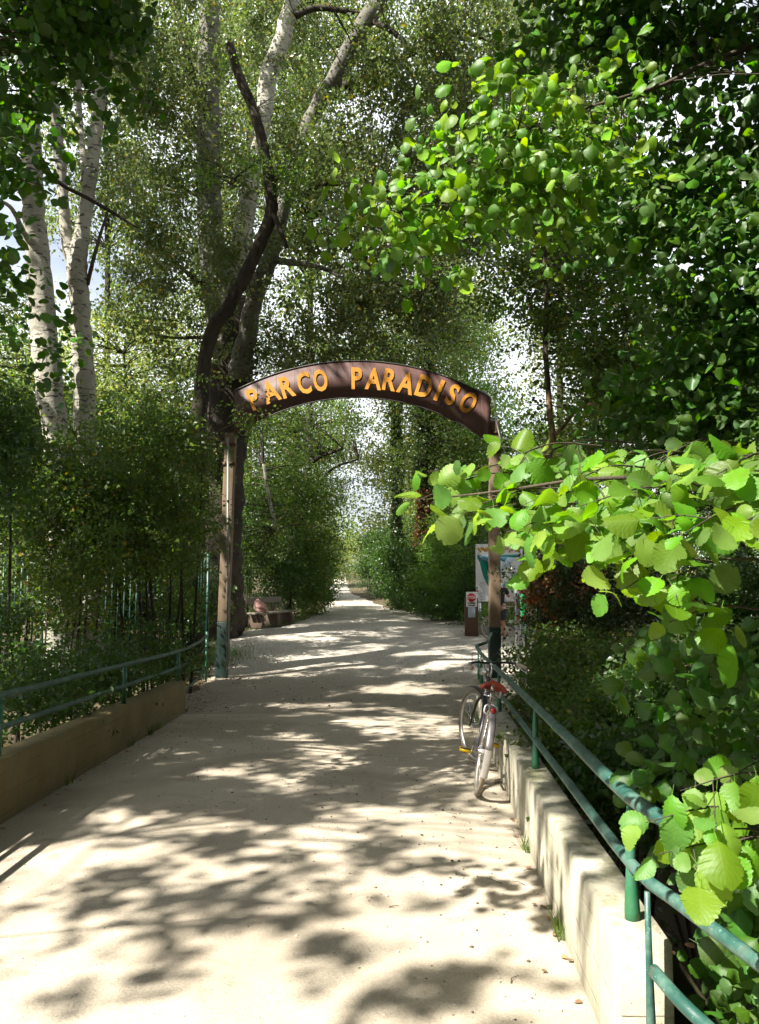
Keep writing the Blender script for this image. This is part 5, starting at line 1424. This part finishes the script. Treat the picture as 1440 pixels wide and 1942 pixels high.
def alder():
    base = np.array([2.6, 2.9, float(terrain(2.6, 2.9))])
    root = thing('alder_tree', 'alder with large round leaves, its sunlit sprays hanging over the near railing', 'tree', base)
    rg = np.random.default_rng(5)
    MB().tube(*catmull([base, (2.7, 2.8, .8), (2.5, 2.9, 2.4), (2.7, 3.3, 4.4), (3.0, 3.8, 6.8)], [.10, .085, .075, .06, .03], 6), n=10, wob=.04).build('trunk', 'branch_bark', root, smooth=True, fix=False)
    MB().tube(*catmull([(2.55, 2.9, 2.0), (2.1, 2.5, 1.9), P(1400, 905, 2.1), P(1250, 905, 2.0), P(1100, 910, 2.05), P(960, 930, 2.15), P(830, 945, 2.25)], [.02, .016, .009, .007, .005, .004, .0022], 6), n=7).build('limb', 'branch_bark', root, smooth=True, fix=False)
    # --- bright horizontal spray
    tips = [(790, 950, 2.25), (850, 990, 2.1), (880, 900, 2.4), (940, 885, 2.3), (960, 1010, 2.0), (1010, 960, 1.95), (1050, 1010, 1.9), (1100, 960, 1.85), (1090, 890, 2.3), (1160, 900, 2.2), (1150, 1040, 1.8), (1000, 880, 2.4), (1210, 960, 1.8),
            (1280, 920, 1.9), (1300, 1010, 1.55), (1390, 1000, 1.5), (1360, 900, 1.7), (1430, 930, 1.8), (1180, 1120, 1.75), (1250, 1110, 1.7), (1150, 1075, 1.85), (1010, 1080, 2.2), (1270, 1180, 1.75), (1330, 880, 2.2), (1420, 880, 2.1), (1230, 890, 2.3),
            (1060, 930, 2.1), (1120, 1000, 1.95), (1180, 1010, 1.85), (900, 960, 2.15), (1240, 1000, 1.75), (1340, 950, 1.8), (1400, 960, 1.9)]
    sp = []; mains = []
    for t in tips:
        tx = min(1500, t[0] + rg.uniform(140, 260)); src = P(tx, t[1] - rg.uniform(20, 60) + (tx - 1100)*.02, t[2] + rg.uniform(.05, .25))
        o_, m_ = spray_fan(src, [P(*t)], rg, 2, .12); sp += o_; mains += m_
    toward = unit(SUN*.62 + np.array([0, -1, .15])*.45)
    leaves_on_sprays('leaves', sp, .074, 'alder_near', root, AL, unit(SUN*.8 + np.array([0, -.3, .3])), .52, .040, .4, 1)
    def twig_parts(ms, ss, r0):
        k = len(ss)//len(ms)
        for i, c in enumerate(ms):
            mb = MB(); mb.tube(c, np.linspace(r0, .0012, len(c)), 5, caps=False)
            for s_ in ss[i*k:(i+1)*k]: mb.tube(np.array(s_), [.0015, .0013, .0008], 4, caps=False)
            mb.build('twig', 'branch_bark', root, smooth=True, fix=False)
    twig_parts(mains, sp, .0035)
    # --- lower bright cluster at the near railing
    sp2 = []; m2 = []
    for t in [(1225, 1560, 1.75), (1250, 1620, 1.75), (1300, 1600, 1.8), (1290, 1500, 1.8), (1370, 1490, 1.85), (1330, 1640, 1.75), (1390, 1540, 1.8), (1420, 1590, 1.85)]:
        o_, m_ = spray_fan(P(1500, t[1] + rg.uniform(-60, 40), t[2] + .12), [P(*t)], rg, 1, .10); sp2 += o_; m2 += m_
    leaves_on_sprays('leaves', sp2, .077, 'alder_near', root, AL, toward, .62, .068, .3, 7)
    twig_parts(m2, sp2, .003)
    # --- dimmer leaves low and behind
    sp3 = []
    for k in range(120):
        px = rg.uniform(1170, 1480); py = rg.uniform(1200, 1500); dd = rg.uniform(2.7, 3.8)
        if px < 1190 + (py > 1300)*40 and rg.random() < .6: continue
        t = P(px, py, dd); e = t + np.array([rg.uniform(.05, .15), rg.uniform(-.05, .12), rg.uniform(.0, .08)])
        sp3.append([e, (e + t)/2, t])
    for k in range(130):
        px = rg.uniform(1215, 1480); py = rg.uniform(1640, 1990); dd = rg.uniform(2.2, 3.0)
        t = P(px, py, dd); e = t + np.array([rg.uniform(.05, .12), rg.uniform(-.05, .1), rg.uniform(.0, .07)])
        if t[0] < wall_r(dd) + .30: continue
        sp3.append([e, (e + t)/2, t])
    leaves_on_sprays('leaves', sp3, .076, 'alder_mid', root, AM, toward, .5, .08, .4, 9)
alder()

def alder_high():
    base = np.array([4.4, 6.6, float(terrain(4.4, 6.6))])
    root = thing('alder_tree', 'tall dark alder whose crown fills the upper corner above the sunlit spray', 'tree', base)
    pts, rad = catmull([base, (4.3, 6.4, 1.5), (4.2, 6.2, 3.5), (4.3, 6.3, 6), (4.2, 6.4, 9)], [.16, .14, .12, .09, .04], 6)
    MB().tube(pts, rad, n=12, wob=.05).build('trunk', 'dark_bark', root, smooth=True, fix=False)
    l1 = trunk_from([(1560, 60, 16, 5.6), (1440, 85, 13, 5.3), (1330, 125, 11, 5.1), (1260, 160, 9, 5), (1180, 185, 7, 4.9), (1080, 215, 5, 4.8), (980, 255, 4, 4.75), (860, 320, 3, 4.7), (760, 400, 2, 4.7)])
    p2, r2 = catmull([np.array([4.25, 6.3, 5.0]), *l1[0]], [.05, *l1[1]], 5)
    MB().tube(p2, r2, n=8).build('limb', 'branch_bark', root, smooth=True, fix=False)
    l2 = trunk_from([(1480, 420, 12, 5.8), (1440, 300, 9, 5.6), (1300, 330, 5, 5.4), (1200, 400, 3, 5.3)])
    MB().tube(*catmull([np.array([4.25, 6.3, 3.6]), *l2[0]], [.05, *l2[1]], 5), n=8).build('limb', 'branch_bark', root, smooth=True, fix=False)
    # dark crown
    bl = [(1400, 120, 130, 170, 5.6, .8), (1400, 430, 110, 190, 5.6, .8), (1300, 640, 110, 130, 5.8, .8), (1430, 700, 90, 150, 5.4, .8), (1190, 60, 130, 90, 5.8, .7), (1260, 300, 80, 110, 5.9, .7), (1180, 400, 80, 70, 6, .6, .7), (1060, 20, 120, 60, 6, .7, .7), (1330, 820, 100, 70, 5.4, .5, .8), (1180, 800, 40, 40, 5.4, .4, .3), (1300, -150, 300, 130, 5.6, 1.2), (1560, 400, 90, 450, 5.5, 1)]
    C, L = blob_pts(bl, 1150, .13, 13, flat=.8, hang=.05)
    link('crown', leaf_mesh('crown', L, .088, .35, unit(SUN + (0, -.3, 0)), .5, AM[0], seed=5), 'leaf_alder_dark', root)
    mb = MB(); sk = np.vstack([pts, p2]); twigs(mb, sk, C, .006, 9, maxlen=1.6)
    # lit spray crossing the upper middle
    bl2 = [(990, 190, 70, 50, 4.7, .35), (1070, 215, 70, 40, 4.8, .35), (900, 260, 70, 45, 4.7, .35), (820, 310, 60, 40, 4.7, .3), (1000, 260, 110, 55, 4.8, .4), (760, 390, 45, 50, 4.7, .3), (730, 440, 30, 30, 4.7, .2, .6), (800, 380, 50, 60, 4.75, .3, .7), (960, 340, 120, 70, 4.9, .4, 1.0), (1080, 300, 80, 60, 5, .4), (1020, 400, 90, 60, 5.1, .4, .7)]
    C, L = blob_pts(bl2, 190, .13, 9, flat=.8, hang=.04, clump=2)
    link('crown', leaf_mesh('crown', L, .082, .42, unit(SUN + (0, -.6, 0)), .5, AM[1], seed=8), 'alder_near', root)
    twigs(mb, p2, C, .006, 1, maxlen=1.5)
    mb.build('crown_twig', 'branch_bark', root, fix=False)
alder_high()

def lime_corner():
    base = np.array([-6.0, 7.2, float(terrain(-6.0, 7.2))])
    root = thing('broadleaf_tree', 'dark broad leaved tree hanging into the corner above the pale trunks', 'tree', base)
    pts, rad = catmull([base, (-6.0, 7.2, 2), (-5.2, 6.4, 4.6), (-3.9, 5.4, 6.6)], [.14, .11, .06, .02], 6)
    MB().tube(pts, rad, n=10, wob=.05).build('trunk', 'dark_bark', root, smooth=True, fix=False)
    bl = [(60, 20, 130, 90, 5.5, .6), (200, 70, 80, 70, 5.6, .5), (0, 240, 40, 110, 5.4, .4), (-60, 300, 80, 200, 5.3, .6), (0, 520, 30, 90, 5.4, .3, .7), (-80, -120, 300, 130, 5.5, 1.0), (95, 650, 60, 25, 7.5, .3, .5), (240, 100, 50, 30, 5.7, .3, .5)]
    C, L = blob_pts(bl, 420, .13, 13, flat=.8, hang=.05)
    link('crown', leaf_mesh('crown', L, .085, .35, None, .5, RT, seed=4), 'leaf_alder_dark', root)
    mb = MB(); twigs(mb, pts, C, .012, 2, maxlen=3.5); mb.build('crown_twig', 'branch_bark', root, fix=False)
lime_corner()

# ------------------------------------------------------------------ unseen shade trees added towards the sun, crowns shaped to cast the wanted dapple
from mathutils import noise as mnoise
PATCHES = [(450,80,330,70,3),(250,190,230,85,3),(110,300,100,50,3),(430,225,150,50,3),(640,262,145,34,3),(520,355,85,18,2.2),(640,395,60,15,1.6),(680,320,22,12,1.6),
    (480,470,90,22,2.6),(560,520,62,32,2.6),(700,440,120,40,1.2),(800,500,80,30,1.2),(300,425,90,28,2.2),(310,465,45,15,2.2),(180,510,60,22,1.6),(320,630,62,22,2.6),(350,570,28,14,1.6),
    (950,370,60,28,2.6),(1010,405,92,18,2.6),(900,340,60,28,1.2),(860,220,130,32,2.6),(960,180,100,24,2.2),(1030,240,70,18,1.8),(800,200,60,22,2.2),(780,95,110,16,2.6),(900,140,100,20,2.6),
    (650,60,140,20,2.4),(700,170,50,18,2.2),(1030,460,50,18,1.2),(840,610,60,18,1.6),(900,550,40,18,1),(1050,700,85,45,3),(1220,665,42,22,1.6),(940,760,90,22,1.6),(400,750,60,22,1.3),(700,20,420,20,2.6),(590,650,16,8,1),(1150,60,60,14,2)]
HOLES = [(130,280,60,9),(240,255,40,7),(510,185,62,16),(580,178,60,10),(700,100,60,10),(60,335,50,12),(330,270,30,8),(160,240,26,7),(200,310,30,8)]
def cover(x, y):
    """leaf area wanted over a spot of ground"""
    v = mnoise.noise((x*.95, y*.75, 3.1)) + .55*mnoise.noise((x*2.3, y*1.7, 7.7)) + .45*mnoise.noise((x*5.5, y*4.2, 1.7)) + .22*mnoise.noise((x*11.5, y*9.2, 5.7))
    v = .5 + v*.85                        # about 0..1, median .5
    if x > wall_r(y) + .42 and y < 11:
        return .03 if y < 3.5 else (3.0 if (x < 2.5 or y > 8.2 or y < 5) else 0)
    if wall_l(y) - .1 < x < wall_r(y) + .1 and y < 10.7:
        # clumps of the crown, listed by where their shade lies on the deck
        px, py, _ = proj(np.array([x, y, float(zp(y))])); X = px*1.263; Y = (py - 1320)*1.263
        od = .05
        for cx, cy, rx, ry, o in PATCHES:
            q = ((X - cx)/rx)**2 + ((Y - cy)/ry)**2
            if q < 4: od = max(od, o*float(np.clip(1.45 - q + (v - .5)*1.5, 0, 1)))
        for cx, cy, rx, ry in HOLES:
            if ((X - cx)/rx)**2 + ((Y - cy)/ry)**2 < 1: od = .05
        return od
    if x < -3.3 and y < 18: fr = .10
    elif 15.2 < y < 19.5 and x < -.8: fr = .16
    elif y < 3.5 and x > .9: fr = .0
    elif y < 2.8: fr = .06
    elif y < 3.5: fr = .20
    elif y < 5.2: fr = .38 if x < -.7 else (.26 if x < .1 else .04)
    elif y < 6.5: fr = .78 if x < -1.9 else (.40 if x < .1 else .16)
    elif y < 7.8: fr = .95 if x < -1.1 else (.44 if x < .1 else .15)
    elif y < 10.7: fr = .985 if x < -1.1 else (.32 if x < .2 else .18)
    elif y < 16: fr = .55
    elif y > 20 and x < -1.5: fr = .15
    else: fr = .34
    return 3.0 if v < fr else .06
def shade_trees():
    bases = [(-8.5, 1.5), (-9.5, 6.0), (-12.5, 11.5), (-16, 19)]
    Ls = [[] for _ in bases]; Cs = [[] for _ in bases]
    n = 46000
    for _ in range(n):
        gx = rng.uniform(-7.5, 4.5); gy = rng.uniform(1.2, 30)
        cv = cover(gx, gy)
        if rng.random() > cv/3.0: continue
        z0 = float(zp(gy)); ok = False
        for H in rng.uniform(7.0, 11, 1).tolist() + [15, 18, 22, 26]:
            p = np.array([gx, gy, z0]) + SUN*((H - z0)/SUN[2])
            u, v, f = proj(p)
            if p[1] < .5 or u < -60 or v < -60: ok = True; break
        if not ok: continue
        k = int(np.argmin([math.hypot(p[0]-b[0], p[1]-b[1]) for b in bases])); Cs[k].append(p)
    for k, (b, C) in enumerate(zip(bases, Cs)):
        C = np.array(C); base = np.array([b[0], b[1], float(terrain(*b))])
        lab = ['tall shade tree standing outside the frame towards the sun, close to the bridge', 'tall shade tree outside the frame beside the shaded wall', 'tall shade tree outside the frame behind the thicket', 'tall shade tree outside the frame far past the thicket'][k]
        root = thing('shade_tree', lab, 'tree', base, 'trees outside the frame')
        top = C.mean(0)
        pts, rad = catmull([base, base + (-.1, .1, 2), base + (0, .2, 4.2), (base + top)/2 + (0, 0, 2), top + (0, 0, 1.5)], [.26, .22, .08, .015, .008], 6)
        MB().tube(pts, rad, n=12, wob=.05).build('trunk', 'grey_bark', root, smooth=True, fix=False)
        per = 12; L = np.repeat(C, per, 0) + rng.normal(0, 1, (len(C)*per, 3))*(.075, .075, .07)
        link('crown', leaf_mesh('crown', L, .135, .35, None, .5, None, wide=1.25, seed=20 + k), 'leaf_canopy', root)
        mb = MB(); twigs(mb, pts, C, .010, 14, maxlen=5); mb.build('crown_twig', 'branch_bark', root, fix=False)
    # unseen low sprig, added so its leaf shadows fall sharply on deck and wall
    root = thing('shade_sprig', 'low leafy branch outside the frame over the shaded railing', 'tree', (-4.6, 2.2, float(terrain(-4.6, 2.2))), 'trees outside the frame')
    MB().tube(catmull([(-4.6, 2.2, -1.2), (-4.5, 2.2, 2), (-3.6, 2.0, 3.7), (-2.6, 2.0, 4.0)], None, 6), np.interp(np.arange(19), [0, 5, 7, 18], [.04, .03, .008, .002]), 8).build('trunk', 'branch_bark', root, smooth=True, fix=False)
    q = []
    for gx, gy, s_, m_ in ((.64, 4.3, .10, 22), (.88, 4.45, .10, 26), (.52, 4.65, .05, 7), (.88, 3.8, .06, 14), (.72, 4.05, .07, 10)):
        c = np.array([gx, gy, zp(gy)]) + SUN*5.4; q.append(c + rng.normal(0, s_, (m_, 3)))
    q = np.vstack(q)
    link('crown', leaf_mesh('crown', q, .10, .5, SUN, .5, AM[0], seed=31), 'leaf_canopy', root)
shade_trees()

def ring_trees():  # unseen trees, added to shut out sky light from the sides
    """the wood goes on around and behind the camera: plain tall trees, copies of one"""
    q = rng.normal(0, 1, (420, 3)); q /= np.linalg.norm(q, axis=1)[:, None]; q *= (rng.uniform(.2, 1, 420)**.4)[:, None]
    C = q*(3.0, 3.0, 5.2) + (0, 0, 6.2); L = np.repeat(C, 16, 0) + rng.normal(0, .45, (420*16, 3))
    proto = None
    # unseen crown high over the bridge, added to cut sky light on the deck
    over = thing('shade_tree', 'high tree crown closing over the bridge outside the top of the photo', 'tree', (5.5, -2.0, float(terrain(5.5, -2.0))), 'trees outside the frame')
    MB().tube(catmull([(5.5, -2, -2), (5.4, -1.8, 4), (4.8, -1, 9), (3.0, 1, 12.5)], None, 6), np.linspace(.3, .08, 19), 10).build('trunk', 'dark_bark', over, smooth=True, fix=False)
    c_ = np.stack([rng.uniform(-4.2, 7.5, 4600), rng.uniform(-13, 15.5, 4600), rng.uniform(11, 14, 4600)], 1)
    c_[:, 2] += np.maximum(0, c_[:, 1] - 9)*.9
    c_ = c_[(c_[:, 2] - 1.52)/np.maximum(.5, c_[:, 1]) > .88]
    tx, ty = c_[:, 0] + .67*(c_[:, 2] - 4), c_[:, 1] + .465*(c_[:, 2] - 4)     # keep the sun on the branches at 4 m
    c_ = c_[~((tx > -1) & (tx < 3.6) & (ty > 3.2) & (ty < 6.8))]
    l_ = np.repeat(c_, 12, 0) + rng.normal(0, .4, (len(c_)*12, 3))
    link('crown', leaf_mesh('crown', l_, .32, .4), 'leaf_canopy', over)
    for x, y, h in ((7.5, 1.0, 1.1), (9.5, 6.5, 1.2), (4.5, -4.5, 1.1), (-1.0, -9, 1.1), (-9, -9, .5), (-16, -3, .5), (11, -4, 1.2), (13, 11, 1.2), (-19, 4, .5), (-20, 12, .7), (5, -11, 1.2)):
        b = np.array([x, y, float(terrain(x, y))])
        if proto is None:
            root = thing('shade_tree', '', 'tree', b, 'trees outside the frame')
            MB().tube([(0, 0, -.2), (.1, 0, 3), (-.1, .1, 7), (0, 0, 10)], [.3, .24, .16, .05], 10).build('trunk', 'dark_bark', root, smooth=True, world=False, fix=False)
            link('crown', leaf_mesh('crown', L, .42, .35), 'leaf_canopy', root, world=False); proto = root
        else:
            root = proto.copy(); col.objects.link(root); root.location = b
            for ch in proto.children:
                c = ch.copy(); col.objects.link(c); c.parent = root
        root.rotation_euler = (0, 0, x + y); root.scale = (1, 1, h)
        root['label'] = 'leafy tree of the wood standing outside the photo around the viewer'
ring_trees()

# ------------------------------------------------------------------ small ground stuff
def m_pebble():
    b = NB('pebble_mix')
    r = b.n('ShaderNodeNewGeometry').outputs['Random Per Island']
    b.pbsdf(b.ramp(r, [(.0, (.05, .04, .03)), (.45, (.16, .13, .10)), (.8, (.36, .32, .26)), (1, (.6, .57, .5))]), .85)
m_pebble()
def ground_cover():
    n = 42000
    x = np.concatenate([rng.uniform(-13, -2.7, n//2), rng.uniform(1.0, 12, n//2)]); y = rng.uniform(-1, 38, n)
    l = np.where(y < 11, wall_l(y) - .3, path_l(y) - .15); r = np.where(y < 11, wall_r(y) + .3, path_r(y) + .15)
    k = (x < l) | (x > r)
    dens = .5 + .5*np.sin(x*1.3 + 2*np.sin(y*.8))*np.sin(y*1.1 - x*.4)
    k &= rng.random(n) < .25 + .75*dens
    x, y = x[k], y[k]; z = np.maximum(terrain(x, y), -9) + np.abs(rng.normal(0, .09, len(x)))
    o = link('undergrowth', leaf_mesh('undergrowth', np.stack([x, y, z], 1), .085, .6, None, .1, seed=77, wide=1.2), 'leaf_ground'); o['kind'] = 'stuff'; o['label'] = 'low green ground cover spreading under the trees beside the path'
leafmat('leaf_ground', (.05, .085, .02), (.10, .18, .025), yellow=.10, yc=(.2, .12, .05))
ground_cover()
def fallen_twigs():
    mb = MB()
    for k in range(46):
        y = rng.uniform(3, 10.7) if k < 26 else rng.uniform(11, 20); sd = rng.random()
        x = wall_r(y) - abs(rng.normal(0, .25)) - .03 if (sd < .6 and y < 10.9) else rng.uniform(-2.5, 1.2)
        a = rng.uniform(0, math.pi); L_ = rng.uniform(.03, .12)
        p = np.array([x, y, float(zp(y)) + .010]); q = p + np.array([math.cos(a), math.sin(a), .0])*L_; q[2] = float(zp(q[1])) + .010
        mb.tube([p, (p + q)/2 + (rng.normal(0, .006), rng.normal(0, .006), .004), q], [.0022, .002, .001], 4, caps=False)
    o = mb.build('twig_litter', 'branch_bark', None, fix=False); o['kind'] = 'stuff'; o['label'] = 'thin dry twigs fallen on the deck and gravel'
fallen_twigs()
def litter():
    pts = []
    def scat(n, fx, fy, ok=lambda x, y: True):
        for _ in range(n):
            x, y = fx(), fy()
            if not ok(x, y): continue
            onp = path_l(y) - .05 < x < path_r(y) + .05 and y > 10.9
            z = zp(y) + .006 if (onp or y < 10.9) else float(terrain(x, y)) + .01
            pts.append((x, y, z))
    U = rng.uniform
    scat(1500, lambda: U(-4.2, -2.6), lambda: U(11.1, 15.5))
    scat(900, lambda: U(-5, -3.2), lambda: U(15, 24))
    scat(140, lambda: U(-2.8, 1.6), lambda: U(11, 16))
    scat(26, lambda: U(-2.6, .9), lambda: U(3, 10.9), lambda x, y: wall_l(y) + .03 < x < wall_r(y) - .02)
    for s_ in range(34):
        y = U(3, 10.9); pts.append((wall_r(y) - abs(rng.normal(0, .05)) - .01, y, zp(y) + .012)); y = U(3, 10.9); pts.append((wall_l(y) + abs(rng.normal(0, .06)) + .01, y, zp(y) + .012))
    scat(1600, lambda: U(1.2, 5), lambda: U(3, 14), lambda x, y: x > wall_r(y) + .3)
    scat(700, lambda: U(2, 5), lambda: U(14, 24))
    p = np.array(pts)
    o = link('leaf_litter', leaf_mesh('leaf_litter', p, .04, .8, None, 0, RT), 'litter'); o['kind'] = 'stuff'; o['label'] = 'dry brown leaves scattered on the ground and along the walls'
    # small stones on the deck and path
    V = []; Fm = []
    n = 2300
    for i in range(n):
        y = U(2.6, 10.8) if i < 1700 else U(11, 24); x = U(wall_l(y) + .05, wall_r(y) - .03) if y < 10.9 else U(path_l(y), path_r(y))
        r = abs(rng.normal(0, .0035)) + .0028 if y < 10.9 else abs(rng.normal(0, .009)) + .006
        b_ = len(V)
        for (a, c, e) in ((1,0,0),(0,1,0),(-1,0,0),(0,-1,0),(0,0,1),(0,0,-1)):
            V.append((x + a*r*U(.7,1.3), y + c*r*U(.7,1.3), zp(y) + .008 + e*r*.6))
        Fm += [(b_+a, b_+c, b_+e) for a, c, e in ((0,1,4),(1,2,4),(2,3,4),(3,0,4),(1,0,5),(2,1,5),(3,2,5),(0,3,5))]
    o = link('pebbles', raw_mesh('pebbles', V, np.array(Fm)), 'pebble_mix'); o['kind'] = 'stuff'; o['label'] = 'small loose pebbles strewn over the deck and gravel'
    # grass at the path edges
    g = []
    for _ in range(5200):
        y = U(15.8, 34); s_ = rng.random() < .5
        x = (path_l(y) - abs(rng.normal(0, .35)) + .12) if s_ else (path_r(y) + abs(rng.normal(0, .35)) - .12)
        g.append((x, y, max(float(zp(y)), float(terrain(x, y))) - .01))
    for _ in range(1400):
        x = rng.normal(-3.9, .45); y = rng.normal(18.6, .8); g.append((x, y, max(float(zp(y)), float(terrain(x, y))) - .01))
    for _ in range(500):
        x = wall_r(0) + rng.normal(.85, .03) ; y = U(9.9, 10.4); g.append((wall_r(y) + rng.normal(.02, .05), y, float(zp(y))))
    for k in range(9):
        y0 = U(3.2, 10.9); sd = rng.random() < .5; x0 = (wall_l(y0) + .02) if sd else (wall_r(y0) - .02)
        for _ in range(int(U(8, 30))):
            g.append((x0 + rng.normal(0, .012), y0 + rng.normal(0, .05), float(zp(y0)) + .004))
    g = np.array(g); n = len(g); a = rng.uniform(0, 2*math.pi, n); h = rng.uniform(.05, .17, n); w_ = .005
    dx, dy = np.cos(a), np.sin(a)
    V = np.stack([g + np.stack([-dy*w_, dx*w_, 0*a], 1), g + np.stack([dy*w_, -dx*w_, 0*a], 1), g + np.stack([dx*h*.5, dy*h*.5, h], 1)], 1).reshape(-1, 3)
    o = link('grass', raw_mesh('grass', V, np.arange(3*n).reshape(-1, 3)), 'grass_blade'); o['kind'] = 'stuff'; o['label'] = 'short grass tufts along the edges of the path'
litter()
